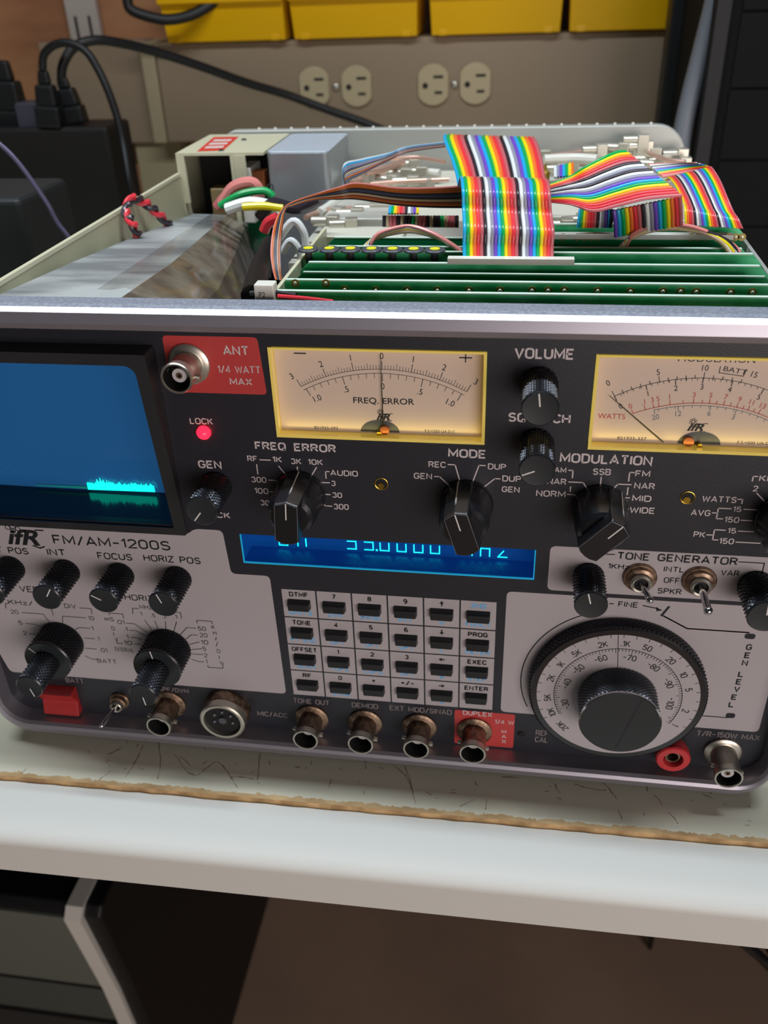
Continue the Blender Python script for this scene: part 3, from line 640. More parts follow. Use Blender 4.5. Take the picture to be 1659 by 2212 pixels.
def seg(x, z, w, h, on):
    t = .42; y = 10.2; r = {'a':[(x,z+h),(x+w,z+h)],'d':[(x,z),(x+w,z)],'g':[(x,z+h/2),(x+w,z+h/2)],'f':[(x,z+h/2),(x,z+h)],'b':[(x+w,z+h/2),(x+w,z+h)],'e':[(x,z),(x,z+h/2)],'c':[(x+w,z),(x+w,z+h/2)],
      'p':[(x+w*.55,z+.3),(x+w*.95,z+h*.35)],'n':[(x+w/2,z+h/2),(x+w/2,z+h)],'q':[(x,z),(x+w*.6,z+h*.4)]}
    for k in on: dg.stroke(r[k], t, y)
for x in (-40.0,-33.2): seg(x, -22.4, 3.0, 6.4, 'ced' if x < -39 else 'ce')
for x, s_ in ((-15.3,'gcd'),(-9.2,'gcd'),(-3.6,'cde'),(2.4,'cde'),(8.3,'cde'),(14.1,'cde'),(25.4,'ce'),(31.4,'ceg'),(37.4,'dq')): seg(x, -22.4, 3.1, 6.4, s_)
dg.poly([(-5.2,-22.7),(-4.5,-22.7),(-4.5,-22.0),(-5.2,-22.0)], 10.2)
lab(dg.build('digits', 'digit', dsp, smooth=0), 'glowing cyan digits')

# ---- keys
kmb = MB(); kx, kz = KX0+cw/2, KZ1-ch/2
kmb.add([(kx-4.1,-.1,kz+1.95),(kx+4.1,-.1,kz+1.95),(kx+4.1,-.1,kz-2.1),(kx-4.1,-.1,kz-2.1),(kx-3.95,-2.4,kz+1.2),(kx+3.95,-2.4,kz+1.2),(kx+3.75,-2.4,kz-1.85),(kx-3.75,-2.4,kz-1.85)],
 [(0,1,5,4),(1,2,6,5),(2,3,7,6),(3,0,4,7),(4,5,6,7)])
key = kmb.build('key', 'key', ts, smooth=0, bevel=.35)
for j in range(4):
    for i in range(6):
        if i or j: dup(key, i*cw, -j*ch)

# ---- knurled knobs
def kn(cx, cz, r, Lk, ang_, name='knob', y0=0., label=None, pl=True, n=21, parent=ts, cap=True):
    mb = MB(); mb.m(0).knurl(cx, cz, y0-.4, -Lk+1.0, r, n, .6)
    mb.m(1).lathe(cx, cz, [(r-.5,-Lk+1.1),(r-.15,-Lk+.8),(r-.1,-Lk+.4),(r-.5,-Lk)], 48, cap=False)
    mb.m(2).lathe(cx, cz, [(r-.5,-Lk),(r-.7,-Lk+.05),(.01,-Lk+.05)], 48, cap=False)
    mb.m(0).lathe(cx, cz, [(r-.6,y0),(r-.3,y0-.5)], 40)
    k = mb.build(name, ['knob','bar','knobface'], parent, smooth=20)
    if label: lab(k, label)
    if pl:
        a = math.radians(90-ang_); p0 = (cx+.8*math.cos(a), cz+.8*math.sin(a)); p1 = (cx+(r-.9)*math.cos(a), cz+(r-.9)*math.sin(a))
        MB().stroke([p0,p1], .42, -Lk-.02).build('pointer_line', 'line', k, smooth=0)
    return k
def pang(a, b, L_):
    p, q = P(*a,1,-L_), P(*b,1,-L_); return math.degrees(math.atan2(q[0]-p[0], q[2]-p[2]))
for (cx,cz,Lk,c,a,b,lb) in [
 (-55.6,7.4,16.8,'A',(1240,1180),(1195,1242),'knurled knob under GEN'),(47.7,47.1,18.0,'C',(255,470),(248,375),'knurled knob under VOLUME'),(47.9,27.3,17.2,'C',(222,873),(120,905),'knurled knob under SQUELCH'),
 (-118.1,-31.9,16.5,'D',(292,535),(313,487),'knurled knob under INT'),(-97.2,-31.9,16.2,'D',(650,565),(565,525),'knurled knob under FOCUS'),(-75.6,-31.9,16.0,'D',(1038,582),(997,518),'knurled knob under HORIZ POS'),
 (-139.6,-31.9,16.4,'D',(0,0),(0,-10),'knurled knob under VERT POS'),(67.3,-20.6,16.3,'F',(545,428),(528,350),'knurled knob between tone panel and level dial'),(119.6,-20.6,16.6,'F',(0,10),(0,0),'knurled knob under VAR')]:
    kn(cx, cz, 5.35 if cx != 119.6 else 5.9, Lk, pang(CR[c](*a), CR[c](*b), Lk), label=lb)
# concentric knobs
for cx, cz, a, b, ra, nm in ((-128.2,-65.6,(190,1125),(225,1182),-45,'VERT'),(-85.0,-65.2,(890,1180),(915,1245),-8,'HORIZ')):
    big = kn(cx, cz, 9.2, 12.5, ra, label='wide knurled ring of the %s double knob' % nm, n=36)
    kn(cx, cz, 5.2, 26.6, pang(cropD(*a), cropD(*b), 26.6), y0=-12.4, label='narrow front knob of the %s double knob' % nm)
# ---- bar pointer knobs
def barknob(cx, cz, ang_, Lk, label):
    mb = MB(); mb.lathe(cx, cz, [(8.6,0),(8.6,-1.6),(8.3,-2.0),(7.9,-11.5),(7.2,-14.2),(6.0,-15.2),(.1,-15.2)], 44)
    a = math.radians(-ang_); u = (-math.sin(a), math.cos(a)); w = (math.cos(a), math.sin(a))
    def q(p): return (cx+u[0]*p[0]+w[0]*p[1], cz+u[1]*p[0]+w[1]*p[1])
    outl = [(7.2,-3.9),(8.4,0),(7.2,3.9),(-6.4,3.9),(-7.4,1.8),(-7.6,0),(-7.4,-1.8),(-6.4,-3.9)]; base = [(7.6,-4.1),(8.9,0),(7.6,4.1),(-6.9,4.1),(-7.8,1.9),(-8.0,0),(-7.8,-1.9),(-6.9,-4.1)]
    n = len(outl); rings = [([q(p) for p in base],-1.0),([q(p) for p in outl],-Lk+.9),([q((p[0]*.95,p[1]*.93)) for p in outl],-Lk)]
    vs = [(p[0],y,p[1]) for r,y in rings for p in r]
    fs = [tuple(range(2*n,3*n))]+[(j*n+i,j*n+(i+1)%n,(j+1)*n+(i+1)%n,(j+1)*n+i) for j in range(2) for i in range(n)]
    mb.add(vs, fs); k = lab(mb.build('selector_knob', 'bar', ts, smooth=30, bevel=.25), label)
    ln = MB(); p0, p1 = q((2.0,0)), q((7.6,0)); ln.stroke([p0,p1], .38, -Lk-.03)
    e0, e1 = q((8.28,0)), q((9.05,0)); wx, wz = w[0]*.19, w[1]*.19
    ln.add([(e0[0]-wx,-Lk+.8,e0[1]-wz),(e0[0]+wx,-Lk+.8,e0[1]+wz),(e1[0]+wx,-1.2,e1[1]+wz),(e1[0]-wx,-1.2,e1[1]-wz)],[(0,1,2,3)])
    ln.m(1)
    for e_ in ((7,0),(0,1),(1,2),(2,3)): ln.stroke([q((outl[e_[0]][0]*.94,outl[e_[0]][1]*.92)), q((outl[e_[1]][0]*.94,outl[e_[1]][1]*.92))], .13, -Lk-.025)  # thin pale grey lines along the face edges
    ln.build('pointer_line', ['line','edge_line'], k, smooth=0); return k
barknob(-27.6, 5.6, 4, 19.5, 'black selector knob under FREQ ERROR')
barknob(26.9, 5.0, -17, 19.5, 'black selector knob under MODE')
barknob(68.4, 5.4, 42, 19.5, 'black selector knob under MODULATION')
barknob(123.2, 4.6, -40, 19.5, 'black selector knob right of WATTS')
# ---- level dial
mb = MB(); mb.m(0).knurl(DX, DZ, -.3, -5.6, 30.6, 120, .5); mb.m(1).lathe(DX, DZ, [(30.2,0),(30.0,-.4)], 96); mb.m(1).lathe(DX, DZ, [(30.1,-5.6),(29.6,-6.0),(27.7,-6.0)], 96, cap=False)
mb.m(2).lathe(DX, DZ, [(27.7,-5.95),(.1,-5.95)], 96, cap=False)
dl = lab(mb.build('level_dial', ['knob','bar','gray'], ts, smooth=20), 'large knurled level dial with printed grey face')
t_ = MB()
def dt(txt, r, deg, h):   # deg clockwise from top
    a = math.radians(deg); u = (math.cos(a),0,-math.sin(a)); v = (math.sin(a),0,math.cos(a))
    stext(t_, txt, (DX+(r-.3)*v[0], -6.03, DZ+(r-.3)*v[2]), u, v, h*1.2, None, .13, center=True)
def dpol(r, deg): a = math.radians(deg); return (DX+r*math.sin(a), DZ+r*math.cos(a))
def gd(x, y): p = P(1140+x*.2411, 1330+y*.2411, 1, -6); return math.degrees(math.atan2(p[0]-DX, p[2]-DZ))
for x,y,t in ((665,255,'.2K'),(880,240,'.1K'),(425,330,'.5K'),(282,430,'1K'),(190,555,'2K'),(155,735,'5K'),(215,865,'10K'),(335,975,'20K'),(1080,280,'50'),(1295,395,'20'),(1400,530,'10'),(1440,665,'5'),(1395,850,'2'),(1300,970,'1')): dt(t, 23.0, gd(x,y), 2.1)
for x,y,t in ((650,380,'-60'),(915,375,'-70'),(1130,455,'-80'),(1265,605,'-90'),(1255,785,'-100'),(445,475,'-50'),(340,610,'-40'),(340,795,'-30')): dt(t, 17.2, gd(x,y), 2.1)
t_.stroke([dpol(21.7, d) for d in range(-118, 120, 3)], .22, -6.03)
for i in range(80):
    d = -118+i*3.0
    t_.stroke([dpol(21.7,d), dpol(21.7-(1.9 if i % 5 == 2 else 1.1),d)], .18, -6.03)
    if i % 3 == 0: t_.stroke([dpol(27.6,d), dpol(26.4,d)], .18, -6.03)
t_.stroke([dpol(12, -5.0), dpol(27.6, -5.0)], .2, -6.05)
t_.build('dial_lettering', 'inkb', dl, smooth=0)
mb = MB(); mb.m(0).knurl(DX, DZ, -6, -17.4, 13.6, 58, .5); mb.m(1).lathe(DX, DZ, [(13.0,-17.3),(13.5,-17.7),(13.6,-18.4),(13.2,-19)], 80, cap=False); mb.m(2).lathe(DX, DZ, [(13.2,-19),(.1,-19)], 80, cap=False)
M['knob_lit'] = mat('knob_lamp_lit', '#62646c', .3, .8)  # brighter copy of the knob metal; lamp light on the knurl put into colour
kk = lab(mb.build('level_knob', ['knob_lit','chrome','knobface'], ts, smooth=20), 'knurled centre knob of the level dial')
pp = P(1140+1015*.2411,1330+770*.2411,1,-19); qq = P(1140+790*.2411,1330+1180*.2411,1,-19)
MB().stroke([(pp[0],pp[2]),(qq[0],qq[2])], .6, -19.03).build('pointer_line', 'inkb', kk, smooth=0)

# ---- sockets
def bnc(cx, cz, Lk, bright, label):
    m0 = 'nickel' if bright else 'brass'
    mb = MB(); mb.m(0).lathe(cx, cz, [(6.6,0),(6.6,-1.0),(6.0,-1.4),(5.2,-1.5),(4.6,-1.7),(4.6,-5.0),(4.6,-5.2),(4.6,-Lk+3.2),(4.75,-Lk+2.8)], 40, cap=False)
    mb.m(1).lathe(cx, cz, [(4.75,-Lk+2.8),(4.95,-Lk+.4),(4.7,-Lk),(4.25,-Lk),(4.2,-Lk+.5)], 40, cap=False); mb.m(2).lathe(cx, cz, [(4.2,-Lk+.5),(4.1,-Lk+7),(0.1,-Lk+7)], 40, cap=False)
    for s_ in (-1, 1): mb.m(1).tube([(cx+s_*4.0,-Lk+4.6,cz-s_*.9),(cx+s_*5.7,-Lk+4.6,cz-s_*1.3)], .8, 10, smooth=False)
    b = lab(mb.build('coaxial_socket', [m0,'nickel','dark'], ts, smooth=30), label)
    c = MB(); f_ = 2.6 if bright else 5.0; c.m(0).lathe(cx, cz, [(2.2,-Lk+7),(2.2,-Lk+f_),(1.0,-Lk+f_),(.9,-Lk+7)], 24, cap=False); c.m(1).lathe(cx, cz, [(1.0,-Lk+f_+.1),(1.0,-Lk+f_-.2),(.5,-Lk+f_-.2),(.45,-Lk+7)], 16, cap=False)
    c.build('centre_contact', ['ptfe','brass'], b, smooth=30); return b
bnc(-58.6, 50.3, 12.0, True, 'bright coaxial socket on the red ANT label')
for cx, cz, Lk, lb in ((-89.3,-94.6,13.2,'tarnished coaxial socket under DVM'),(-31.6,-95.9,12.2,'tarnished coaxial socket under TONE OUT'),(-10.5,-95.9,12.0,'tarnished coaxial socket under DEMOD'),
    (10.5,-95.7,12.2,'tarnished coaxial socket under EXT MOD/SINAD'),(31.4,-95.5,12.2,'tarnished coaxial socket on the red DUPLEX label'),(121.5,-95.6,13,'bright coaxial socket under T/R-150W MAX')): bnc(cx, cz, Lk, cx > 100, lb)
mb = MB(); cx, cz = -65.3, -94.2
mb.m(0).lathe(cx, cz, [(9.2,0),(9.2,-4.5),(8.9,-5)], 44, cap=False); mb.m(1).lathe(cx, cz, [(8.9,-5),(8.9,-8.0),(8.3,-8.3),(7.4,-8.2),(7.3,-6.5)], 44, cap=False); mb.m(2).lathe(cx, cz, [(7.3,-6.6),(.1,-6.6)], 44, cap=False)
mic = lab(mb.build('round_socket', ['brass','nickel','dark'], ts, smooth=30), 'wide round microphone socket')
mb = MB()
for k in range(5): a = math.radians(-20+k*55); mb.ball((cx+3.9*math.cos(a), -6.7, cz+3.9*math.sin(a)), .8, 8)
mb.lathe(cx, cz, [(1.6,-6.6),(1.6,-7.6)], 12); mb.build('contact_pins', 'slate', mic)
# ---- banana jack, rocker, toggles, lamp, adjusters
mb = MB(); mb.lathe(103.5, -96.2, [(5.4,0),(5.4,-2),(6.1,-2.4),(6.1,-5.4),(5.6,-6),(3.6,-6),(3.4,-5.6),(3.4,-1)], 40, cap=False)
j_ = lab(mb.build('banana_jack', 'redjack', ts, smooth=30), 'red plastic banana jack'); MB().lathe(103.5,-96.2,[(2.6,-1.0),(2.6,-4.5),(2.0,-4.5),(1.9,-1)],24).build('metal_sleeve', 'brass', j_)
mb = MB(); mb.add([(-143.5,-.1,-89.8),(-143.5,-.1,-103.0),(-143.5,-3.6,-103.0),(-143.5,-1.8,-96.4),(-143.5,-5.4,-90.4)]+[(-128.2,-.1,-89.8),(-128.2,-.1,-103.0),(-128.2,-3.6,-103.0),(-128.2,-1.8,-96.4),(-128.2,-5.4,-90.4)],
  [(0,1,2,3,4),(9,8,7,6,5),(0,4,9,5),(4,3,8,9),(3,2,7,8),(2,1,6,7)])
lab(mb.build('rocker_switch', 'redpl', ts, smooth=0, bevel=.5), 'red rocker switch')
def toggle(cx, cz, Lk, dx, dz, r, sc_, label):
    mb = MB(); hx = [(cx+5.4*sc_*math.cos(k*PI/24), cz+5.4*sc_*math.sin(k*PI/24)) for k in range(48)]
    mb.m(0).prism(hx, 0, -1.2, 'y', .3); mb.m(0).lathe(cx, cz, [(4.6*sc_,-1.2),(4.4*sc_,-2.6),(3.4*sc_,-3.0)], 36, cap=False); mb.m(1).lathe(cx, cz, [(3.4*sc_,-1.5),(3.3*sc_,-4.6),(2.9*sc_,-4.9),(2.3*sc_,-4.6),(2.2*sc_,-3)], 32, cap=False)
    mb.m(2).lathe(cx, cz, [(2.3*sc_,-3.4),(.1,-3.4)], 24, cap=False)
    o = lab(mb.build('toggle_switch', ['brass','nickel','dark'], ts, smooth=30), label)
    lv = MB(); lv.tube([(cx,-3,cz),(cx+dx*.5,-3-(Lk-3)*.5,cz+dz*.5),(cx+dx*.9,-Lk+1,cz+dz*.9),(cx+dx,-Lk,cz+dz)], lambda t: r*(.75+.35*t), 12)
    lv.ball((cx+dx,-Lk,cz+dz), r*1.12, 12); lv.build('lever', 'chrome', o); return o
toggle(83.6,-20.0,10.5, 2.3,-1.3,1.1,1,'small toggle switch right of 1KHz')
toggle(102.2,-19.9,13.5, 1.0,-2.0,1.3,1,'larger toggle switch left of VAR')
toggle(-110.4,-95.0,12.0,-3.2,-2.6,.9,.75,'brass toggle switch beside the red rocker')
mb = MB(); mb.lathe(-57.4, 26.9, [(2.3,0),(2.3,-.9),(1.7,-1.9),(.8,-2.5),(.1,-2.6)], 24); lab(mb.build('lock_lamp', 'led', ts), 'glowing red LOCK lamp')
for cx, cz in ((-.5,10.7),(94.3,10.6)):
    mb = MB(); mb.m(0).lathe(cx, cz, [(2.25,-.25),(2.1,-.3),(1.9,-.2)], 28, cap=False); mb.m(1).lathe(cx, cz, [(1.95,-.12),(.1,-.12)], 28, cap=False); mb.m(0).lathe(cx-.2, cz-.8, [(1.1,-.1),(1.1,-.35)], 16)
    lab(mb.build('zero_adjuster', ['gold','dark'], ts), 'small brass zero adjuster')
mb = MB(); mb.lathe(47.9+1.0, -95.4, [(1.5,-.1),(1.0,-.6),(.1,-.6)], 16); mb.build('zero_adjuster', 'dark', ts)

# ================================================================ inside the open top
CH0, CH1, RY = -126.0, 118.0, 242.0
mb = MB(); mb.m(0).box(CH0, CH0+1.2, 27, 186, -100, 68.8).box(CH0, CH0+1.2, 2.4, 27, 55, 68.8); mb.m(1).box(CH0-.2, CH0+1.6, 2.4, 186, 68.8, 70.2)
lab(mb.build('chassis_side', ['cream','creamtop'], ts, smooth=0), 'cream left chassis side')
mb = MB(); mb.box(CH1-1.2, CH1, 2, RY, -100, 66); lab(mb.build('chassis_side', 'plate', ts, smooth=0), 'grey right chassis side')
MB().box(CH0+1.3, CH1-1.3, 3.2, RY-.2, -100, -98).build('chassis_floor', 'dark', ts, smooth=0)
# rear panel with studs along its top
mb = MB(); mb.prism(rrect(CH0+6, CH1, -104, 80.5, [10,15,8,10], 8), RY, RY+6, 'y')
rp = lab(mb.build('rear_panel', 'plate', ts, smooth=40, bevel=.8), 'grey rear panel with rounded corners')
mb = MB()
for k in range(24): mb.ball((-100+k*8.7, RY+2.5, 80.7), .85, 8)
mb.build('studs', 'white', rp)
# power box at the rear left
mb = MB(); x0,x1,y0,y1,zt = CH0+.2,-82.5,186.5,240,79.0
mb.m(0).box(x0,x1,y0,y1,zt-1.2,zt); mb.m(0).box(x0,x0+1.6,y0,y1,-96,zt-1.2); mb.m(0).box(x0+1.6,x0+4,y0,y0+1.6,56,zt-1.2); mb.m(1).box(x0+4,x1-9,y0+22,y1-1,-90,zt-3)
mb.m(0).box(x1-16.5,x1-14.5,y0,y0+14,28,zt-1.2).box(x1-14.5,x1-9,y0-.3,y0+.8,66,zt-1.2)
pb = lab(mb.build('power_box', ['creamtop','dark'], ts, smooth=0), 'cream power supply box with open front')
mb = MB(); a = P(425,327,2,79.1); b_ = P(482,325,2,79.1); c = P(516,295,2,79.1); d = P(462,296,2,79.1)
mb.add([a,b_,c,d],[(0,1,2,3)]); st = lab(mb.build('sticker', mat('sticker_red','#e04036',.4), pb, smooth=0), 'red warning sticker')
mb = MB(); 
def lerp(a,b,t): return a+(b-a)*t
for r_ in range(3):
    for k in range(8):
        u0, u1 = .16+k*.088, .16+k*.088+.066; v0, v1 = .18+r_*.24, .18+r_*.24+.15
        q = [lerp(lerp(a,b_,u), lerp(d,c,u), v)+Vector((0,0,.05)) for u,v in ((u0,v0),(u1,v0),(u1,v1),(u0,v1))]; mb.add(q,[(0,1,2,3)])
mb.build('sticker_print', 'sleeve', pb, smooth=0)
mb = MB()
for p in ((527,303),(478,326)): c = P(*p,2,79.2); mb.ball(c, 1.6, 10, (1,1,.6))
mb.build('screw', 'chrome', pb)
mb = MB(); mb.m(0).box(-112,-100,190,200,20,62); mb.m(1).box(-96,-90,188,206,46,72).m(2).box(-101,-86,196,200,30,60); mb.m(3).box(-93,-84,190,197,60,70)
mb.build('capacitor_block', [mat('foil_brown','#8c7650',.4),'white','pcbd','copper'], ts, bevel=.5)
# shielded can
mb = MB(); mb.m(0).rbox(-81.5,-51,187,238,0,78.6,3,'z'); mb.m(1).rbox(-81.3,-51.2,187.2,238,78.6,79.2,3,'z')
cn = lab(mb.build('shield_can', ['tin','cantop'], ts, smooth=40, bevel=.8), 'dull silver shield can')
mb = MB(); c = P(588,420,1,186.9); text3(mb, 'SNO', (c[0]+1,186.8,c[2]-4), (0,0,1), (-1,0,0), 3.4, 9, .01); mb.build('stamp', 'slate', cn, smooth=0)
# silver cylinders right of the can
for (px, py, z, r, h, mm) in ((718,345,66,8.5,24,'tin'),(742,312,68,6,18,'chrome'),(764,318,68,4,12,'gold'),(720,385,60,6,14,'chrome')):
    c = P(px,py,2,z); mb = MB(); mb.lathe(c[0], z, [(r,-h),(r,-1),(r-1,0),(r-1.6,0),(r-2,-.8),(.1,-.8)], 24, cy=c[1], ax='z'); mb.build('capacitor', mm, ts)
# ---- CRT shield
secs3 = [(3.2,[(-124.6,58),(-124.4,66.5),(-121,68.8),(-80,68.6),(-64,60),(-52,40),(-50,20)]),(60,[(-124.6,54),(-124.4,62),(-121,64),(-84,63.6),(-68,54),(-60,36),(-58,18)]),
        (120,[(-124.6,30),(-124.4,56),(-121,58),(-93,57.6),(-80,50),(-75,32),(-73,15)]),(184,[(-124.6,24),(-124.4,49.5),(-120,51.5),(-103,51),(-95,45),(-91,28),(-90,12)])]
mb = MB(); n = 7
dense = []
for j in range(len(secs3)-1):
    for k in range(6):
        t = k/6; dense.append((lerp(secs3[j][0],secs3[j+1][0],t), [(lerp(p[0],q[0],t),lerp(p[1],q[1],t)) for p,q in zip(secs3[j][1],secs3[j+1][1])]))
dense.append(secs3[-1])
vs = [(p[0],y,p[1]) for y,s_ in dense for p in s_]
for j in range(len(dense)-1):
    for i in range(n-1):
        mb.m(0 if i < 3 else 1); b = len(mb.v); mb.add([vs[j*n+i],vs[j*n+i+1],vs[(j+1)*n+i+1],vs[(j+1)*n+i]],[(0,1,2,3)])
lab(mb.build('tube_shield', ['shield','tape'], ts, smooth=0), 'dusty tapered metal shield behind the screen')
# clear crumpled film over its right flank
random.seed(11); mb = MB(); rowsn = 14; colsn = 10; gv = []
for j in range(rowsn+1):
    t = j/rowsn; y = 8+t*165
    for i in range(colsn+1):
        u = i/colsn; x = lerp(-88, -104, t)+u*lerp(48, 26, t); z = lerp(70.5, 56, t)-u*u*lerp(20, 18, t)+random.uniform(-1.2,1.2)*(u > .1)+3*math.sin(t*9+u*4)*u
        gv.append((x,y,z))
mb.add(gv, [(j*(colsn+1)+i, j*(colsn+1)+i+1, (j+1)*(colsn+1)+i+1, (j+1)*(colsn+1)+i) for j in range(rowsn) for i in range(colsn)])
lab(mb.build('clear_film', 'film', ts, smooth=60), 'crumpled clear plastic film')
# black heat shrink tube and taped lead
lab(MB().tube([P(545,640,1,14),P(560,585,1,45),P(585,530,1,75)], 3.6, 12).build('sleeved_lead', 'black', ts), 'thick black sleeved lead')
MB().tube([P(540,636,1,8),P(590,634,1,9),P(640,640,1,8)], 1.1, 8).build('lead', 'black', ts)
MB().tube([P(600,640,1,6),P(660,645,1,6),P(720,652,1,5)], .7, 8).build('lead', 'r_re', ts)
mb = MB(); c = P(572,614,1,8); mb.m(0).box(c[0]-3,c[0]+3,6.2,10.8,c[2]-5,c[2]+.4); o = mb.build('connector_block', 'white', ts, smooth=0, bevel=.4)
mb = MB(); text3(mb, 'P2', (c[0]-1.6,6.15,c[2]-3.4), (1,0,0),(0,0,1), 1.6); mb.build('lettering', 'inkb', o, smooth=0)
# ---- card cage and circuit boards
TZ = 69.6
mb = MB(); mb.box(-34.6,-33.4,12,92,-90,TZ-1.5).box(-33.4,CH1-1.4,92,93.2,-90,TZ-5); lab(mb.build('card_cage', 'creamtop', ts, smooth=0), 'cream metal card cage')
def board(y, x0, x1, zt, th, m='pcb', label=None, cham=3):
    mb = MB(); poly = [(x0,-80),(x1,-80),(x1,zt-cham),(x1-cham,zt),(x0+cham,zt),(x0,zt-cham)]
    mb.m(0).prism(poly, y, y+th, 'y'); mb.m(1).box(x0+cham, x1-cham, y-.05, y+th+.05, zt-.25, zt+.12)
    o = mb.build('circuit_board', [m,'pcbe'], ts, smooth=0)
    if label: lab(o, label)
    return o
def solder(bd, y, pts, r=.95):
    r *= .8
    for p in pts:
        c = P(*p,1,y); MB().ball((c[0], y-.1, c[2]), r, 8, (1,.7,1)).m(1).lathe(c[0], c[2], [(r*2.1,y-.12),(r*2.1,y)], 14).build('solder_joint', ['solder','padg'], bd)
b1 = board(11.5,-32.5,116,TZ,1.4, label='foremost green circuit board', cham=.5)
b2 = board(22.5,-32.5,116,TZ,1.4, label='second green circuit board from the front', cham=.5)
mb = MB()
for k, (xa, xb) in enumerate(((-25,-6),(-4,14),(16,38),(40,62),(64,86),(88,113))): mb.poly(rpoly([(xa,TZ-4.2),(xb,TZ-4.2),(xb,TZ-9),(xa,TZ-9)],1), 22.4)
mb.build('copper_area', 'pcbl', b2, smooth=0)
solder(b2, 22.4, [(638,612),(704,612),(745,626),(812,628),(880,628),(945,628),(1013,628),(1080,628),(1149,628),(1184,628),(1219,628),(1291,629),(1362,630),(1432,630),(1470,630),(1504,631),(1578,632),(1625,632)], .8)
b3 = board(33.5,-32,116,TZ-.8,.8,'pcbd', 'thin dark green circuit board')
b4 = board(41.5,-32,116,TZ,1.4, label='green circuit board carrying the wide ribbon header')
b5 = board(52.5,-32,116,TZ+.6,1.4, label='green circuit board in front of the yellow trimmers')
solder(b5, 52.4, [crop4(320,893),crop4(455,893),crop4(592,893),crop4(728,893),crop4(865,893),crop4(1005,893),crop4(1142,893)], .9)
b6 = board(68,-31,116,TZ-2,1.4,'pcb', 'green circuit board behind the trimmers')
b7 = board(80,-31,112,TZ-2,1.4,'pcbd', 'dark green circuit board near the ribbons')
b8 = board(88,28,117,TZ+1,1.4,'pcb', 'rear right green circuit board')
mb = MB(); mb.box(17,57,40.8,44.2,TZ+.1,TZ+1.8); mb.build('header', 'white', b4, smooth=0)
mb = MB(); mb.box(30,CH1-6,79,82.6,TZ-1.9,TZ-.3); mb.build('header', 'sleeve', b7, smooth=0)
solder(b7, 79.8, [crop5(x,748) for x in (345,437,482,525,567,1165,1210,1260,1405,1450,1492)], .8)
tm = None
for k in range(7):
    c = P(673+k*45, 531, 2, TZ+1.2)
    if tm is None:
        mb = MB(); mb.m(0).lathe(c[0], TZ-6, [(1.2,0),(1.2,6.9),(3.5,7.0),(3.5,7.5),(3.2,7.8),(.1,7.8)], 28, cy=c[1]-5, ax='z'); mb.m(1).lathe(c[0], TZ-6, [(1.7,7.7),(1.7,8.0),(.1,8.1)], 20, cy=c[1]-5, ax='z')
        tm = lab(mb.build('trimmer', ['slate','yel'], ts), 'round grey trimmer with yellow centre'); c0 = c
    else: dup(tm, c[0]-c0[0], 0, 0)
# ---- module deck behind the cards
mb = MB(); M['deck'] = mat('deck_white', '#cfcec4', .4, .2); M['lidc'] = mat('lid_cream', '#d8d5c6', .4)
mb.m(0).box(-50,CH1-1.4,94,RY-.5,30,54); dk = lab(mb.build('module_deck', 'deck', ts, smooth=0), 'grey deck of shielded modules')
random.seed(3)
for (x0,x1,y0,y1,zt,mm) in ((-44,-8,98,135,58,'lidc'),(-6,22,98,128,60,'deck'),(24,60,98,132,57,'lidc'),(62,112,98,140,59,'deck'),(-46,-12,140,188,60,'deck'),(-8,40,132,186,57,'lidc'),(44,80,144,196,60,'lidc'),(84,114,146,200,58,'deck'),(-44,10,194,236,61,'lidc'),(14,60,192,238,60,'deck'),(66,112,204,238,62,'lidc')):
    MB().box(x0,x1,y0,y1,54,zt).build('module_lid', mm, dk, smooth=0, bevel=.6)
# right-angle coax plugs
plug = None
spots = [crop5(*p) for p in ((860,110),(885,150),(940,195),(820,190),(905,235),(970,265),(1000,245),(1060,230),(1110,200),(1130,255),(740,160),(720,240))]+[crop4(*p) for p in ((1010,270),(960,330),(1060,320),(880,370),(1000,380),(900,300),(700,345),(520,580),(640,590),(760,560),(480,640),(600,660),(1100,390),(830,560))]+[(1215,360),(1240,345),(1300,318),(1178,330),(1262,470),(1225,480)]
ys_ = [random.uniform(0,0)]*len(spots)
for k, s_ in enumerate(spots):
    c = P(*s_,2,68 if s_[1] < 400 else 60)
    if c[1] > 232: c = P(*s_,1,230)
    if plug is None:
        mb = MB(); mb.m(0).box(c[0]-2.6,c[0]+2.6,c[1]-2.6,c[1]+2.6,c[2]-9,c[2]+1.4); mb.lathe(0,0,[(0,0)],3) if False else None
        mb.m(0).lathe(c[0], c[2]-1.2, [(2.2,-9.5),(2.2,-2.6)], 16, cy=c[1], ax='x'); mb.m(1).lathe(c[0], c[2]-22, [(3.0,0),(3.0,8),(2.4,9),(2.4,13)], 16, cy=c[1], ax='z')
        plug = lab(mb.build('coax_plug', ['plugm','plugm'], ts, smooth=30, bevel=.3), 'silver right-angle coaxial plug'); c0 = c
    else:
        q = dup(plug, c[0]-c0[0], c[2]-c0[2], c[1]-c0[1]); q.rotation_euler = (0,0,random.choice([0,0,.3,-.3,.15]))
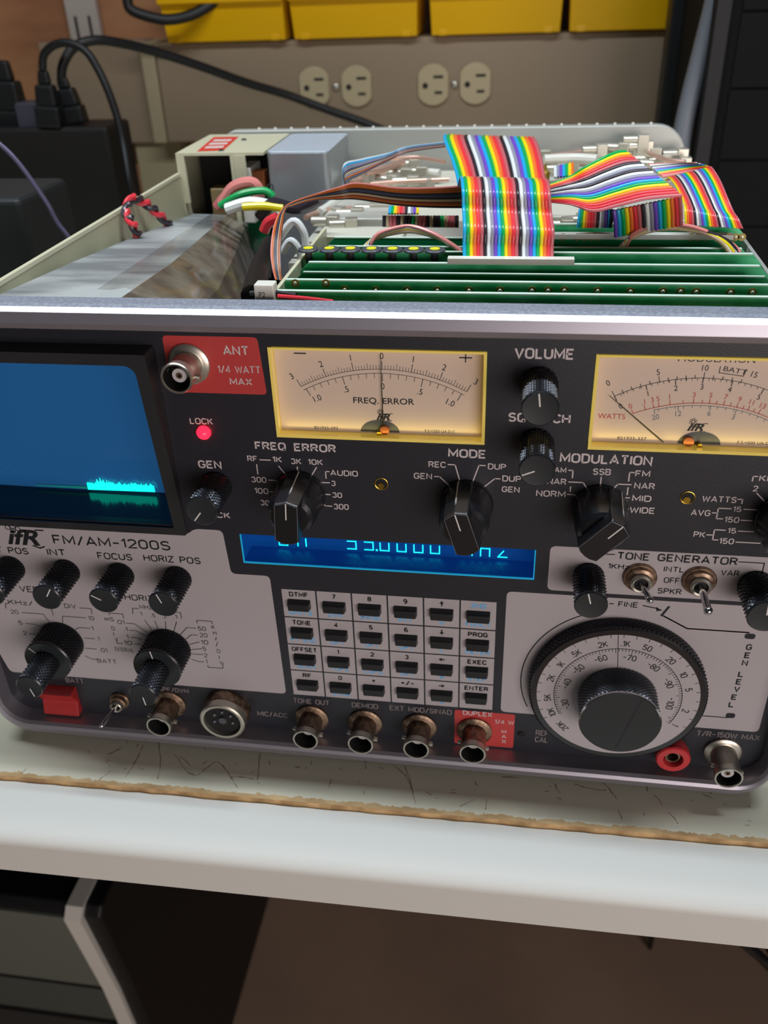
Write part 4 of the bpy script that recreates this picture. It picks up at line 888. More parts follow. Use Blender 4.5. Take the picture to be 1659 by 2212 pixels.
# copper coax runs with white sleeves
for k, (pts, m_, r) in enumerate([
 ([(1165,318),(1240,305),(1300,295),(1345,290)],'coax',1.0),([(1170,338),(1260,328),(1330,322),(1380,320)],'coax',1.0),([(1175,345),(1240,342),(1290,345)],'white',2.3),([(1175,355),(1250,352),(1320,362)],'coax',1.0),
 ([(785,328),(830,316),(870,312)],'coax',1.4),([(790,372),(830,365),(870,350)],'coax',1.6),([(760,395),(800,380),(860,372)],'coax',1.2),([(800,398),(870,392),(970,388)],'coax',1.0),([(830,345),(900,340),(960,350)],'coax',1.0),
 ([(835,378),(900,372),(950,375)],'white',2.0),([(660,470),(700,455),(760,450)],'coax',1.2),([(1400,330),(1440,345),(1480,350)],'coax',1.0),([(735,430),(720,440),(690,460)],'white',2.0)]):
    z = 66+k%3*2.5
    MB().tube([P(*p,2,z if p[1] < 400 else 60) for p in pts], r, 10).build('coaxial_cable', m_, ts)
for (p, q_) in (((1296,298),(1318,294)),((1305,308),(1328,304)),((1245,326),(1262,323)),((856,313),(880,309)),((1180,314),(1215,309))):
    MB().tube([P(*p,2,68.5),P(*q_,2,68.5)], 1.8, 12, smooth=False).build('cable_sleeve', 'sleeve', ts)
for p in ((1165,325),(1172,372),(1195,318)):
    c = P(*p,2,66); MB().lathe(c[0], 60, [(3.4,0),(3.4,6),(2.0,7),(2.0,9)], 6, cy=c[1], ax='z').build('brass_fitting', 'gold', ts)

# ---- ribbon cables
def ribbon(secs, seq, sub=6, label=None, th=.42, name='ribbon_cable'):
    """secs: [(left 3D, right 3D)]; seq: colour names left to right"""
    Ls = catmull([Vector(s_[0]) for s_ in secs], sub); Rs = catmull([Vector(s_[1]) for s_ in secs], sub)
    n = len(seq); cols = list(dict.fromkeys(seq)); mb = MB(); m = len(Ls)
    prof = [(0,0),(.25,1),(.5,1.35),(.75,1),(1,0),(.75,-1),(.5,-1.35),(.25,-1)]
    nr = []
    for j in range(m):
        t = Ls[min(j+1,m-1)]+Rs[min(j+1,m-1)]-Ls[max(j-1,0)]-Rs[max(j-1,0)]; w = Rs[j]-Ls[j]; nn = w.cross(t)
        nn = nn.normalized() if nn.length > 1e-6 else Vector((0,0,1))
        nr.append(nn)
    for k in range(n):
        vs = []
        for j in range(m):
            w = (Rs[j]-Ls[j])/n; b = Ls[j]+w*k; pit = w.length
            for (u, h) in prof: vs.append(b+w*u+nr[j]*h*min(th, pit*.34))
        q = len(prof); mb.m(cols.index(seq[k])).add(vs, [(j*q+i, j*q+(i+1)%q, (j+1)*q+(i+1)%q, (j+1)*q+i) for j in range(m-1) for i in range(q)]+[tuple(range(q))[::-1], tuple(range((m-1)*q, m*q))])
    o = mb.build(name, ['r_'+c for c in cols], ts, smooth=60)
    if label: lab(o, label)
    return o
def sec(a, b, ya, yb=None): return (P(a[0],a[1],1,ya), P(b[0],b[1],1,ya if yb is None else yb))
def seqr(n, last=0): return [SEQ[(last+n-1-i) % 10] for i in range(n)]      # right-most conductor is SEQ[last]
S26 = seqr(26)
ribbon([sec((1000,567),(1197,567),43),sec((999,530),(1196,535),46.5),sec((1000,492),(1198,500),48),sec((998,450),(1193,462),55),sec((997,415),(1190,424),56.5),sec((995,392),(1188,398),62),sec((993,383),(1183,388),68),sec((990,392),(1182,398),77),
  sec((988,400),(1182,404),84),sec((984,378),(1178,380),92),sec((974,345),(1172,345),102),sec((962,314),(1165,318),113),sec((957,298),(1158,302),121),sec((958,292),(1154,298),128),sec((966,300),(1150,308),136),sec((975,330),(1150,330),142)],
  S26, label='wide rainbow ribbon cable arching forward to the front boards')
ribbon([sec((1182,398),(1186,438),72,70),sec((1230,380),(1235,444),74,64),sec((1262,360),(1282,458),80,60),sec((1300,340),(1336,446),84,60),sec((1330,327),(1400,431),88,60),sec((1349,325),(1474,424),90,62)],
  ['gr','ye','or','re','br','bk','wh','gy','bk','wh','gy','vi','bl','gr','ye','or','re','re','br'], sub=5, label='rainbow ribbon cable folded diagonally to the right')
ribbon([sec((1322,455),(1473,424),70,66),sec((1325,480),(1475,450),70,68),sec((1326,512),(1476,486),72,72)], seqr(17,0), sub=3, label='rainbow ribbon cable drop under the diagonal fold')
ribbon([sec((1250,452),(1325,452),82),sec((1247,475),(1325,475),80),sec((1245,492),(1322,492),80)], ['bl','gr','ye','or','re','re','br','bk','wh','gy','vi','bl','bk'], sub=3, label='short rainbow ribbon cable between the boards')
ribbon([sec((1434,392),(1530,368),118,112),sec((1443,384),(1538,361),112,106),sec((1456,398),(1556,388),103,100),sec((1470,424),(1572,425),92,92),sec((1476,440),(1586,458),84,86),sec((1478,452),(1597,474),78,80),sec((1479,486),(1606,494),76,78)],
  seqr(24), label='rainbow ribbon cable at the right chassis side')
ribbon([sec((1400,356),(1432,383),135,118),sec((1450,353),(1490,372),130,116),sec((1500,350),(1538,361),118,112)], ['pk','wh','bk','wh','gy','vi','bl','gr','ye','or','re','pk'], sub=4, label='rainbow ribbon cable end lying flat')
ribbon([sec((1196,360),(1240,352),112),sec((1196,384),(1240,380),104)], ['wh','gy','vi','bl','gr','ye','or'], sub=4)
ribbon([sec((840,446),(905,446),104),sec((838,462),(905,462),100)], ['bl','gr','ye','or','re','br','bk','wh','gy','vi','ye'], sub=4)
ribbon([sec((826,466),(991,466),95),sec((826,490),(991,492),93)], ['bk','tn','br','br','bk','tn','bk','bk','gr','tn','br','br','bk','tn','bk','bk','gr','tn','br','br','bk'], sub=3, label='short ribbon cable end in dark colours')  # mostly black, tan and brown conductors
ribbon([sec((1002,400),(1000,450),88,92),sec((930,404),(930,449),90,94),sec((858,404),(858,444),92,96),sec((772,394),(772,432),94,97),sec((732,403),(732,432),93,95),sec((676,420),(678,433),86,86),sec((628,437),(634,445),76,75),sec((604,458),(618,452),68,68),sec((590,492),(611,492),58,58),sec((584,541),(607,541),50,50),sec((588,580),(608,582),44,44),sec((594,604),(611,606),40,40)],
  ['pk','ro','ro','bk','gd','bk','tn','rb','ro','bk'], label='narrow ribbon cable twisting down at the left', th=.5)  # darker conductor colours: shade on the upright face is put into them
ribbon([sec((742,400),(752,402),128),sec((742,355),(748,393),130,128),sec((780,343),(790,372),138,134),sec((840,330),(835,350),146,142),sec((880,316),(880,330),148,146),sec((962,306),(962,318),136,134)],
  ['wh','bl','gy','gy','gd','tn','gy','ro','gd'], sub=5, label='faded ribbon cable between the modules')
# ---- discrete wires arching over the boards
random.seed(9)
cl = ['tn','wh','pk','ye','tn','wh','bk','pk']
for k, c_ in enumerate(cl):
    o = k*2.2
    MB().tube([P(782+o,540-o*.3,1,74),P(800+o,522-o,1,76),P(840+o,506-o*.9,1,78),P(890,500-o*.7,1,78),P(940-o*.5,512-o*.6,1,74),P(975-o*.3,530-o*.4,1,68),P(998,548-o*.3,1,62)], .72, 8).build('hookup_wire', 'r_'+c_, ts)
    MB().tube([P(1333+o,545-o*.2,1,70),P(1350+o,524-o,1,70),P(1385+o,504-o*.9,1,72),P(1440,494-o*.6,1,74),P(1510-o*.5,500-o*.5,1,72),P(1560+o*1.2-6,520+(k%3)*2,1,68),P(1585+o*1.5-10,546,1,66)], .75, 8).build('hookup_wire', 'r_'+c_, ts)
for pts, c_, r, z in [([(600,520),(632,478),(655,500),(662,540)],'wh',1.5,100),([(610,545),(628,520),(648,545),(650,580)],'wh',1.4,80),([(480,440),(505,405),(545,395),(560,420),(545,440)],'pk',2.6,150),([(470,448),(490,425),(530,412),(555,405)],'br',2.6,160),
  ([(475,445),(520,420),(570,412),(590,425)],'gr',1.6,140),([(490,452),(540,438),(590,450),(600,490)],'wh',2.4,125),([(525,447),(570,445),(612,450)],'ye',1.6,118),([(570,500),(580,480),(600,470)],'re',2.0,95),([(560,470),(590,440),(640,450),(690,430)],'bk',2.4,120)]:
    MB().tube([P(*p,1,z) for p in pts], r, 10).build('hookup_wire', 'r_'+c_, ts)
for pts in ([(283,428),(272,455),(285,480),(300,512)],[(283,428),(310,436),(340,460),(368,488)]):
    base = catmull([P(*p,0,-121.5+3*(i>1)) for i, p in enumerate(pts)], 14); n = len(base)
    for ph, c_ in ((0,'re'),(PI,'bk')):
        MB().tube([b+Vector((1.0*math.cos(ph+i*.42), 0, 1.0*math.sin(ph+i*.42)))+Vector((0,.9*math.sin(ph+i*.42),0)) for i, b in enumerate(base)], 1.15, 8, smooth=False).build('twisted_wire', 'r_'+c_, ts)

# ================================================================ BENCH
bm_ = bpy.data.materials.new('bench_laminate'); bm_.use_nodes = True; nt = bm_.node_tree; bs = nt.nodes['Principled BSDF']; bs.inputs['Roughness'].default_value = .5
tc = nt.nodes.new('ShaderNodeTexCoord'); sp = nt.nodes.new('ShaderNodeSeparateXYZ'); nt.links.new(tc.outputs['Object'], sp.inputs[0])
nz = nt.nodes.new('ShaderNodeTexNoise'); nz.inputs['Scale'].default_value = 190; nz.inputs['Detail'].default_value = 6; nz.inputs['Roughness'].default_value = .7; nt.links.new(tc.outputs['Object'], nz.inputs['Vector'])
ml_ = nt.nodes.new('ShaderNodeMath'); ml_.operation = 'MULTIPLY_ADD'; nt.links.new(nz.outputs['Fac'], ml_.inputs[0]); ml_.inputs[1].default_value = -.0065; nt.links.new(sp.outputs['Y'], ml_.inputs[2])
cmp_ = nt.nodes.new('ShaderNodeMath'); cmp_.operation = 'LESS_THAN'; nt.links.new(ml_.outputs[0], cmp_.inputs[0]); cmp_.inputs[1].default_value = -.0013
nb = nt.nodes.new('ShaderNodeTexNoise'); nb.inputs['Scale'].default_value = 60; nb.inputs['Detail'].default_value = 8; nt.links.new(tc.outputs['Object'], nb.inputs['Vector'])
rb = nt.nodes.new('ShaderNodeValToRGB'); rb.color_ramp.elements[0].color = lin('#a8875c'); rb.color_ramp.elements[1].color = lin('#d2b384'); rb.color_ramp.elements[0].position = .35; rb.color_ramp.elements[1].position = .65
nt.links.new(nb.outputs['Fac'], rb.inputs['Fac'])
n3 = nt.nodes.new('ShaderNodeTexNoise'); n3.inputs['Scale'].default_value = 14; nt.links.new(tc.outputs['Object'], n3.inputs['Vector'])
r3 = nt.nodes.new('ShaderNodeValToRGB'); r3.color_ramp.elements[0].color = lin('#d2cdb8'); r3.color_ramp.elements[1].color = lin('#dcdac6'); nt.links.new(n3.outputs['Fac'], r3.inputs['Fac'])
mx = nt.nodes.new('ShaderNodeMix'); mx.data_type = 'RGBA'; nt.links.new(cmp_.outputs[0], mx.inputs['Factor']); nt.links.new(r3.outputs['Color'], mx.inputs['A']); nt.links.new(rb.outputs['Color'], mx.inputs['B'])
nt.links.new(mx.outputs['Result'], bs.inputs['Base Color'])
M['board_edge'] = mat('board_edge', '#9c7a50', .8, var='#cba676', vscale=90, bump=.5, bscale=400)
bench = thing('workbench', (0, -25.5, -864), 'bench with cream laminate top, worn brown edge and smooth white front rail', 'bench')
bench.rotation_euler = (0, 0, math.radians(.62))
mb = MB(); mb.m(0).add([(-700,-25.5,-114),(620,-25.5,-114),(620,700,-114),(-700,700,-114)],[(0,1,2,3)])
vs = []; N_ = 260
for i in range(N_+1):
    x = -700+1320*i/N_; j_ = random.uniform(-.25,.25); vs += [(x,-25.5,-114),(x,-25.8+j_,-115.2),(x,-25.4+j_,-116.7)]
mb.m(1).add(vs, [(3*i+k,3*(i+1)+k,3*(i+1)+k+1,3*i+k+1) for i in range(N_) for k in range(2)])
mb.m(1).add([(-700,-25.5,-116.7),(620,-25.5,-116.7),(620,700,-116.7),(-700,700,-116.7)],[(3,2,1,0)])
top_ = lab(mb.build('bench_top', [bm_,'board_edge'], bench, org=(0,-25.5,-114), smooth=0), 'cream laminate top with worn brown edge')
# scratches and dark cracks near the front edge
random.seed(21); mb = MB(); SC = []
def scr(pts, w):
    for a, b in zip(pts[:-1], pts[1:]):
        a, b = Vector(a), Vector(b); d = (b-a).normalized(); nn = Vector((-d.y,d.x,0))*w; mb.add([a-nn,b-nn*.8,b+nn*.8,a+nn],[(0,1,2,3)])
def seg4(x, y): return (x*.5003, 1480+y*.5003)
def seg5(x, y): return (830+x*.4997, 1600+y*.4997)
for f, ln_ in ((seg4,[[(630,250),(590,320),(545,395)],[(690,240),(697,330),(680,400)],[(760,290),(810,360),(850,385)],[(850,390),(900,350),(950,325),(990,380),(1025,440)],[(1125,290),(1122,350),(1115,405)],[(1000,392),(1060,395),(1100,402)],
    [(480,360),(455,385),(435,400)],[(1575,310),(1580,360)],[(540,255),(500,280),(470,290)],[(895,320),(880,335)],[(1435,405),(1420,440)],[(100,365),(125,345)],[(780,300),(830,345)]]),
   (seg5,[[(45,105),(90,150),(120,200),(135,275)],[(90,110),(125,210)],[(740,195),(750,215),(762,240)],[(830,195),(900,215),(960,220)],[(950,185),(980,225),(1005,260)],[(1170,245),(1205,285)],[(1235,320),(1275,370)],[(445,260),(435,305)],[(330,285),(390,255)],
    [(1135,190),(1138,230)],[(1415,215),(1418,240)],[(1010,310),(1030,350)],[(1380,245),(1420,262)],[(180,225),(200,235)],[(750,255),(765,262)],[(510,160),(580,165)]])):
    for l_ in ln_:
        pts = []
        for p in l_:
            q = P(*f(*p),2,-113.95); pts.append(q+Vector((random.uniform(-.3,.3),random.uniform(-.3,.3),0)))
        pts = catmull(pts,5) if len(pts) > 2 else catmull([pts[0],(pts[0]+pts[1])/2+Vector((.2,.1,0)),pts[1]],5)
        pts = [p_+Vector((random.uniform(-.16,.16),random.uniform(-.16,.16),0)) for p_ in pts]
        for i_ in range(len(pts)-1): scr(pts[i_:i_+2], random.uniform(.05,.24))
for k in range(46):
    p = P(random.uniform(150,1600), 0, 2, 0) if False else None
    x = random.uniform(-130,135); y = random.uniform(-21,-2); a = random.uniform(0,PI); l_ = random.uniform(.4,2.2); scr([(x,y,-113.94),(x+l_*math.cos(a),y+l_*math.sin(a),-113.94)], random.uniform(.06,.2))
mb.build('scratch_marks', mat('scratch_brown','#8e6c5c',.8), top_, smooth=0)['kind'] = 'stuff'
rail = [(-24.5,-116.8),(-28,-116.3),(-34,-115.9),(-41,-115.9),(-46,-116.5),(-48.6,-117.6),(-50.0,-119.0),(-50.7,-120.6),(-50.9,-122.5),(-50.9,-136.5),(-50.2,-137),(-46,-137),(-46,-135.5),(-24.5,-135.5)]
mb = MB(); mb.prism([(a,b) for a,b in rail], -700, 620, 'x'); lab(mb.build('front_rail', mat('rail_white','#d9d9d4',.55,spec=.3), bench, smooth=50), 'rounded white front rail')
mb = MB(); mb.box(-700,620,-24.4,700,-135,-117); mb.build('bench_core', 'dark', bench, smooth=0)
for x in (-690, 585): MB().box(x,x+30,20,690,-863.5,-136).build('bench_leg', 'black', bench, smooth=0)

# ================================================================ BACKGROUND
M['wood'] = mat('plywood', '#8a5a3c', .6, var='#a87650', vscale=5, stretch=(1,1,3))
M['beige'] = mat('beige_enamel', '#8f7c66', .5)
M['beigel'] = mat('beige_light', '#a39477', .5)
M['wallp'] = mat('wall_dark', '#3a2a20', .8, var='#4a3226', vscale=8)
struct(MB().box(-900,800,720,730,-864,1100).build('wall_back', 'wallp', smooth=0))
struct(MB().box(-900,-262,700,719,-110,700).build('trim_1', 'wood', smooth=0))
struct(MB().box(-900,800,-1500,720,-874,-864).build('floor', mat('carpet_brown','#a48a76',.95,var='#967e6c',vscale=4), smooth=0))
# outlet strip
y_ = 660.0
g = lambda px, py: P(px, py, 1, y_)
zt, zb = g(700,85)[2], g(560,292)[2]; xl = g(318,200)[0]
strip = thing('outlet_strip', (0, y_+20, zb), 'long beige metal raceway with round wall outlets behind the test set', 'outlet strip')
mb = MB(); mb.m(0).rbox(xl+14,420,y_,y_+50,zb-6,zt,2,'x'); mb.m(1).box(xl,xl+13.5,y_-3,y_+50,zb-6,zt+2); lab(mb.build('cover', ['beige','beigel'], strip, bevel=1.2), 'beige raceway cover')
struct(MB().box(xl-110,xl-1,y_+14,y_+50,zb-8,zt+3).build('trim_2', 'beige', smooth=0, bevel=1))
struct(MB().box(xl-30,xl+18,y_+20,y_+50,-113,zb-8).build('trim_3', 'beigel', smooth=0))
M['outlet'] = mat('outlet_ivory', '#b5a585', .4); M['slot'] = mat('slot_dark', '#15110e', .7)
first = None
for (pa, pb) in (((680,188),(771,186)),((936,183),(1027,180))):
    for k, p in enumerate((pa, pb)):
        c = g(*p)
        if first is None:
            mb = MB(); r = 16.8; pts = []
            for t in range(0, 360, 8):
                x_, z_ = r*math.cos(math.radians(t)), r*math.sin(math.radians(t))*1.05; pts.append((c[0]+max(-14.2,min(14.2,x_)), c[2]+z_))
            mb.prism(pts, y_+1, y_-3.2, 'y', .8); o = mb.build('receptacle', 'outlet', strip, smooth=40)
            mb = MB(); mb.box(c[0]+.5,c[0]+9.5,y_-3.4,y_-3.1,c[2]+5.6,c[2]+8.0).box(c[0]+1.5,c[0]+8.5,y_-3.4,y_-3.1,c[2]-7.6,c[2]-5.2).lathe(c[0]-7.2,c[2]-.5,[(2.6,y_-3.4),(2.6,y_-3.1)],16); mb.build('slots', 'slot', o, smooth=0)
            first = o; c0 = c
        else: dup(first, c[0]-c0[0], c[2]-c0[2])
    c = g((pa[0]+pb[0])/2+.5, (pa[1]+pb[1])/2); MB().ball((c[0], y_-1.5, c[2]), 3.4, 14, (1,.6,1)).build('screw', 'nickel', strip)
# yellow bins
M['bin'] = mat('bin_yellow', '#e0aa00', .4, spec=.4)
xs_b = [(365,618,95),(645,893,82),(942,1200,73),(1246,1503,65)]
labs = ['yellow plastic storage bin leftmost of the four above the outlets','yellow plastic storage bin second from the left above the outlets','yellow plastic storage bin third from the left above the outlets','yellow plastic storage bin rightmost, partly hidden by the black cabinet']
b_first = None
for (xa, xb, yb), lb in zip(xs_b, labs):
    a = P(xa, yb-3, 1, y_-6); b = P(xb, yb-10, 1, y_-6); cx = (a[0]+b[0])/2
    if b_first is None:
        wd = (b[0]-a[0])/2; z0 = zt+1.0; H = 75; fy = y_-8; dp = 60
        r_ = thing('storage_bin', (cx, fy+30, z0), lb, 'storage bin', 'yellow storage bins above the outlets')
        mb = MB(); lo = [(cx-wd,fy,z0),(cx+wd,fy,z0),(cx+wd,fy+dp,z0),(cx-wd,fy+dp,z0)]
        e = 3; fh = 40
        hi = [(cx-wd-e*.5,fy-7,z0+fh),(cx+wd+e*.5,fy-7,z0+fh),(cx+wd+e,fy+dp+2,z0+H),(cx-wd-e,fy+dp+2,z0+H)]
        t = 1.8
        li = [(p[0]+(t if p[0]<cx else -t), p[1]+(t if p[1]<fy+20 else -t), p[2]+t) for p in lo]; hi2 = [(p[0]+(t if p[0]<cx else -t), p[1]+(t if p[1]<fy+20 else -t), p[2]) for p in hi]
        mb.add(lo+hi+li+hi2, [(3,2,1,0),(0,1,5,4),(1,2,6,5),(2,3,7,6),(3,0,4,7),(8,9,10,11),(9,8,12,13),(10,9,13,14),(11,10,14,15),(8,11,15,12),(4,5,13,12),(5,6,14,13),(6,7,15,14),(7,4,12,15)])
        o = mb.build('bin_body', 'bin', r_, smooth=0, bevel=1.5)
        mb = MB(); mb.box(cx-wd-e*.5-.6,cx+wd+e*.5+.6,fy-11,fy-5,z0+fh-9,z0+fh); mb.build('bin_lip', 'bin', r_, bevel=1.5)
        for s_ in (-1,1): MB().box(cx+s_*(wd-10)-4,cx+s_*(wd-10)+4,fy-1.2,fy+1,z0-.1,z0+5).build('bin_foot', 'bin', r_, bevel=.6)
        b_first = r_; c0x = cx
    else:
        c = b_first.copy(); COL.objects.link(c); c.location = b_first.location+Vector(((cx-c0x)*S,0,0)); c['label'] = lb
        for k in b_first.children: d = k.copy(); COL.objects.link(d); d.parent = c
# shelf behind bins
mb = MB(); mb.box(xl-60,420,y_+53,y_+60,zt+.5,zt+260); lab(tag(mb.build('bin_rail', mat('rail_brown','#4a2c18',.6), smooth=0),'dark brown board behind the yellow storage bins','board'),'dark brown board behind the yellow storage bins')
# slotted upright
c = P(172,40,1,690); up_ = MB(); x0_, x1_ = P(148,60,1,690)[0], P(215,60,1,690)[0]
up_.box(x0_,x1_,690,698,zt-2,zt+230); u_ = tag(up_.build('shelf_upright', mat('upright_gray','#a89e96',.4), smooth=0, bevel=.8), 'pale grey slotted shelf upright on the wooden wall', 'shelf upright')
mb = MB()
w_ = x1_-x0_
for k in range(5):
    for s_ in (.28,.72): mb.box(x0_+w_*s_-1.4,x0_+w_*s_+1.4,689.6,690.4,zt+5+k*34,zt+24+k*34)
mb.build('slots', 'slot', u_, smooth=0)
def cable(name, pts, r, m, label, cat='cable', n=12, end=()):
    return tag(MB().tube([P(p[0],p[1],1,p[2]) for p in pts]+[Vector(e) for e in end], r, n).build(name, m), label, cat)
# plugs and cables at the left
cable('power_cable', [(133,175,470),(136,140,470),(160,102,475),(205,87,485),(260,93,500),(330,110,520),(430,142,545),(530,178,570),(620,205,590),(710,238,600),(800,270,605),(860,300,600),(900,360,560)], 3.6, 'rubber', 'thick black power cable running down across the raceway outlets')
cable('power_cable', [(92,150,458),(95,118,458),(118,97,457),(150,93,456),(185,110,455),(212,150,454),(235,200,452),(255,260,450),(268,320,445),(280,390,430),(290,440,410),(300,520,380)], 3.0, 'rubber', 'black power cable looping down behind the left chassis side')
cable('power_cable', [(270,-40,620),(275,0,620),(285,22,620),(330,38,625),(370,42,630),(420,30,640),(470,0,650)], 4.6, 'rubber', 'black cable hanging beside the leftmost yellow bin')
def plugf(px, py, px2, py2, y, w, label):
    a, b = P(px,py,1,y), P(px2,py2,1,y); d = (b-a); L_ = d.length; d.normalize(); sd = Vector((d.z,0,-d.x))
    mb = MB()
    for (t0, t1, w0, w1) in ((0,.25,.45,.6),(.25,.62,.85,1.0),(.62,1,1.15,1.15)):
        p, q = a+d*L_*t0, a+d*L_*t1; vs = []
        for c_, ww in ((p,w0*w/2),(q,w1*w/2)):
            for s_, tt in ((-1,-1),(1,-1),(1,1),(-1,1)): vs.append(c_+sd*s_*ww+Vector((0,tt*ww*.6,0)))
        mb.add(vs, [(3,2,1,0),(4,5,6,7),(0,1,5,4),(1,2,6,5),(2,3,7,6),(3,0,4,7)])
    return tag(mb.build('power_plug', 'black', smooth=0, bevel=2), label, 'plug')
plugf(92,150,112,275,459,17,'black power plug standing in the strip, left of the pair')
plugf(132,165,165,268,470,17,'black power plug standing in the strip, right of the pair')
plugf(2,130,34,300,474,25,'large black plug at the left picture edge')
c = P(80,270,1,468); mb = MB(); mb.rbox(c[0]-13,c[0]+12,462,480,c[2]-20,c[2]+17,3,'y'); tag(mb.build('adapter', mat('adapter_gray','#3c3c48',.5), bevel=1.5), 'small dark grey adapter between the black plugs', 'adapter')
# dark boxes at left
c = P(215,243,1,520); tag(MB().box(P(-60,300,1,455)[0], P(235,300,1,455)[0], 455, 500, -113.6, P(200,275,1,455)[2]).build('power_unit', mat('unit_black','#120e0c',.6), smooth=0, bevel=3), 'black power unit box standing behind the left chassis side', 'power unit')
sp_ = thing('speaker', (-250, 150, -113.6), 'dark grey ribbed speaker box at the left edge of the bench', 'speaker')
xr = P(56,560,1,150)[0]
MB().box(xr-140,xr-2,160,210,-113.6,P(40,430,1,160)[2]).build('cabinet', mat('spk_gray','#202325',.6), sp_, smooth=0, bevel=3)
mb = MB()
for k in range(26): mb.box(xr-132,xr-26,157.6,160.2,-106+k*5,-103.4+k*5)
mb.build('grille', 'black', sp_, smooth=0)
cable('audio_cable', [(-30,290,150),(0,312,150),(25,335,150),(50,365,150),(75,400,150),(105,445,150),(122,478,150)], 1.1, mat('cable_violet','#5a5670',.3), 'thin glossy violet-grey cable at the left edge', end=((-166,150,35),(-158,150,-40),(-150,150,-80),(-140,150,-112.2)))
# right: black cabinet, grey tube
cab = thing('equipment_cabinet', (330, 520, -113.6), 'tall black equipment cabinet filling the right background', 'cabinet')
xa = P(1520,200,1,420)[0]
M['cabb'] = mat('cabinet_black','#050607',.8, spec=.2)
MB().box(xa,xa+330,420,640,-113.6,420).build('body', 'cabb', cab, smooth=0, bevel=3)
mb = MB(); mb.box(xa-1,xa+10,416,420,-113.6,420); mb.build('corner_trim', mat('trim_black','#0e0f12',.5,spec=.3), cab, smooth=0, bevel=1.5)
for k in range(9): MB().box(xa+16,xa+326,418.6,420.2,-100+k*44,-57.5+k*44).build('drawer_front', mat('drawer_black','#060708',.75,spec=.2), cab, smooth=0, bevel=.6) if k == 0 else None
df = [o for o in cab.children if o.name.startswith('drawer_front')][0]
for k in range(1,9): dup(df, 0, k*44)
x0_, x1_ = P(1440,120,1,560)[0], P(1497,60,1,560)[0]
tag(MB().box(x0_,x1_-3,560,590,-113.6,320).build('metal_post', 'black', smooth=0, bevel=2), 'black metal post between the raceway and the cabinet', 'post')
cable('flexible_hose', [(1555,-60,440),(1545,0,438),(1520,100,436),(1494,200,434),(1474,290,430),(1462,380,425)], 6.5, mat('hose_gray','#6c7078',.5), 'pale grey hose leaning beside the black cabinet', 'hose', 20, end=((P(1462,380,1,425)[0]-4,425,-40),(P(1462,380,1,425)[0]-4,425,-106)))
# below the bench
tw = thing('computer_tower', (-330, 150, -864), 'black computer tower with silver side trim under the bench', 'computer')
tx = -268.0; tyf = 114.0; tzt = -428.0
mb = MB(); prof = [(tyf+6,tzt),(tyf,tzt-6),(tyf+13,tzt-120),(tyf+22,tzt-260),(tyf+26,-860),(tyf+420,-860),(tyf+420,tzt)]
mb.prism(prof, tx-175, tx+26, 'x'); lab(mb.build('case', 'black', tw, smooth=0, bevel=2), 'black tower case')
mb = MB(); fp_ = [(tyf+1,tzt-8),(tyf+14,tzt-120),(tyf+23,tzt-260),(tyf+27,-850)]
def strip3(x0, x1, off, m_, name, lo=0, hi=1):
    mb = MB(); n = 24; vs = []
    import bisect
    for k in range(n+1):
        t = lerp(lo, hi, k/n)*(len(fp_)-1); i = min(int(t), len(fp_)-2); f = t-i; y = lerp(fp_[i][0],fp_[i+1][0],f); z = lerp(fp_[i][1],fp_[i+1][1],f); vs += [(x0,y-off,z),(x1,y-off,z),(x1,y+3,z),(x0,y+3,z)]
    mb.add(vs, [(4*k+a, 4*k+(a+1)%4, 4*k+4+(a+1)%4, 4*k+4+a) for k in range(n) for a in range(4)]+[(3,2,1,0),(4*n,4*n+1,4*n+2,4*n+3)])
    return mb.build(name, m_, tw, smooth=40)
M['silver'] = mat('tower_silver', '#e2e0d8', .4, .1)
dx_ = lambda z: 0
mb = MB(); yy = [(tyf+34,tzt+1.5),(tyf+2,tzt+1.5),(tyf-5,tzt-6),(tyf+9,tzt-120),(tyf+18,tzt-260),(tyf+21,-850),(tyf+30,-850),(tyf+26,tzt-260),(tyf+17,tzt-120),(tyf+4,tzt-6),(tyf+34,tzt-3)]
n = len(yy); mb.add([(tx+dx_(b),a,b) for a,b in yy]+[(tx+13+dx_(b),a,b) for a,b in yy], [(i,(i+1)%n,n+(i+1)%n,n+i) for i in range(n)]+[tuple(range(n))[::-1],tuple(range(n,2*n))])
lab(mb.build('side_trim', 'silver', tw, smooth=40), 'silver side trim')
strip3(tx-170, tx-2, 3, mat('tower_door','#666c64',.45), 'drive_door', 0, .33); strip3(tx-170, tx-2, 2, mat('tower_bay','#4c524e',.4), 'drive_bay', .35, .47); strip3(tx-170, tx-2, 2.5, mat('tower_bay2','#2c2f30',.4), 'drive_bay', .49, .66)
tag(MB().box(-470,-232,545,640,-864,-140).build('drawer_cabinet', mat('cab_dark','#101210',.6), smooth=0, bevel=2), 'dark cabinet standing behind the computer tower', 'cabinet')
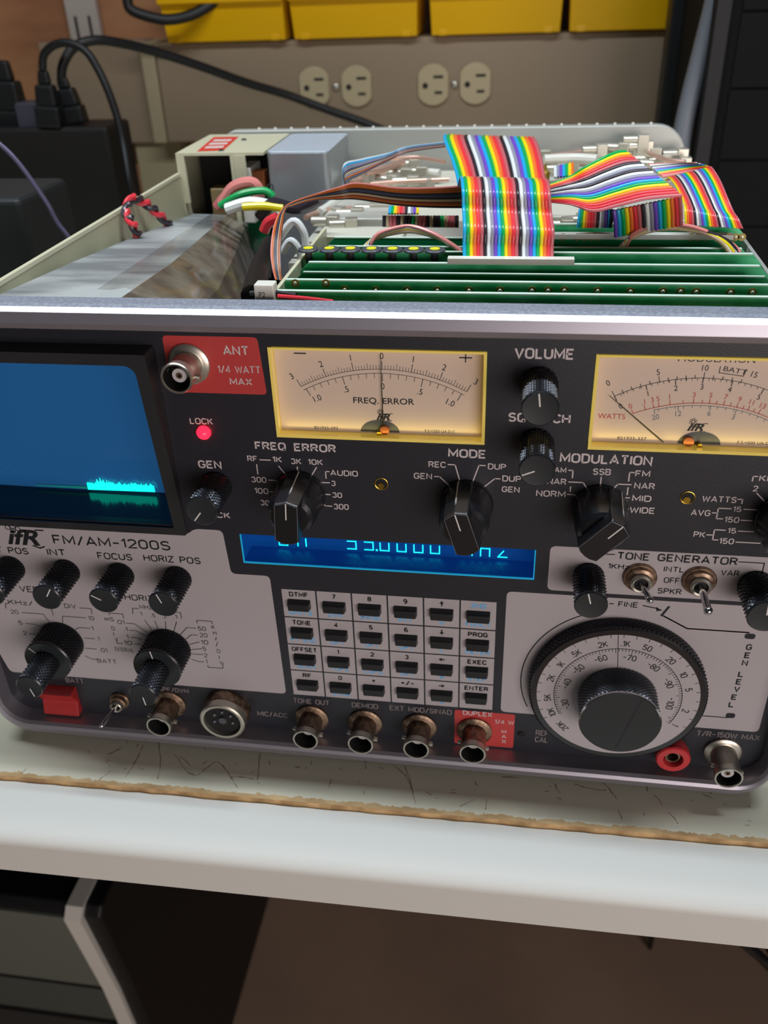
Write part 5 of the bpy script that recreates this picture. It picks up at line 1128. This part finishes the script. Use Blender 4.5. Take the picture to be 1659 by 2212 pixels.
cable('floor_cable', [(1560,1990,60),(1600,2030,80),(1640,2065,100),(1700,2110,120)], 3.2, 'rubber', 'black cable hanging under the bench at the right', end=((200,300,-500),(230,420,-860)))

# ================================================================ LIGHT
def area_l(name, loc, rot, sx, sy, power, col):
    l = bpy.data.lights.new(name, 'AREA'); l.shape = 'RECTANGLE'; l.size = sx; l.size_y = sy; l.energy = power; l.color = col
    o = bpy.data.objects.new(name, l); COL.objects.link(o); o.location = (loc[0]*S, loc[1]*S, (loc[2]+OZ)*S); o.rotation_euler = [math.radians(a) for a in rot]; return o
area_l('bench_lamp', (-60, 30, 640), (0,0,0), .9, .03, 5.8, (.86,.94,1))
area_l('room_light', (800, -1500, 20), (91,0,26), 1.2, .7, 17, (1,.89,.84))
for x0,x1 in ((-33.3,32.1),(63,128.9)):
    o = area_l('meter_lamp', ((x0+x1)/2, 2.2, 27.6), (180,0,0), (x1-x0-4)*S, .0025, .0012, (1,.82,.16))
w = bpy.data.worlds.new('world'); scene.world = w; w.use_nodes = True
w.node_tree.nodes['Background'].inputs[0].default_value = (.55,.52,.5,1); w.node_tree.nodes['Background'].inputs[1].default_value = .055
# ================================================================ CAMERA
cd = bpy.data.cameras.new('camera'); co = bpy.data.objects.new('camera', cd); COL.objects.link(co)
cd.sensor_fit = 'VERTICAL'; cd.sensor_height = 36; cd.sensor_width = 27; cd.lens = FPX/2212*36; cd.clip_start = .01; cd.clip_end = 20
def wb(v): return Vector((v[0], v[2], -v[1]))
R_ = wb(RM[0]); Dn = wb(RM[1]); Fw = wb(RM[2])
mw = Matrix((( R_[0],-Dn[0],-Fw[0],CAM[0]*S),(R_[1],-Dn[1],-Fw[1],CAM[1]*S),(R_[2],-Dn[2],-Fw[2],(CAM[2]+OZ)*S),(0,0,0,1)))
co.matrix_world = mw
cd.dof.use_dof = True; cd.dof.focus_distance = .285; cd.dof.aperture_fstop = 17
scene.camera = co
vs_ = scene.view_settings; vs_.view_transform = 'Standard'; vs_.look = 'None'; vs_.gamma = 1; vs_.use_curve_mapping = False; vs_.exposure = 0.0
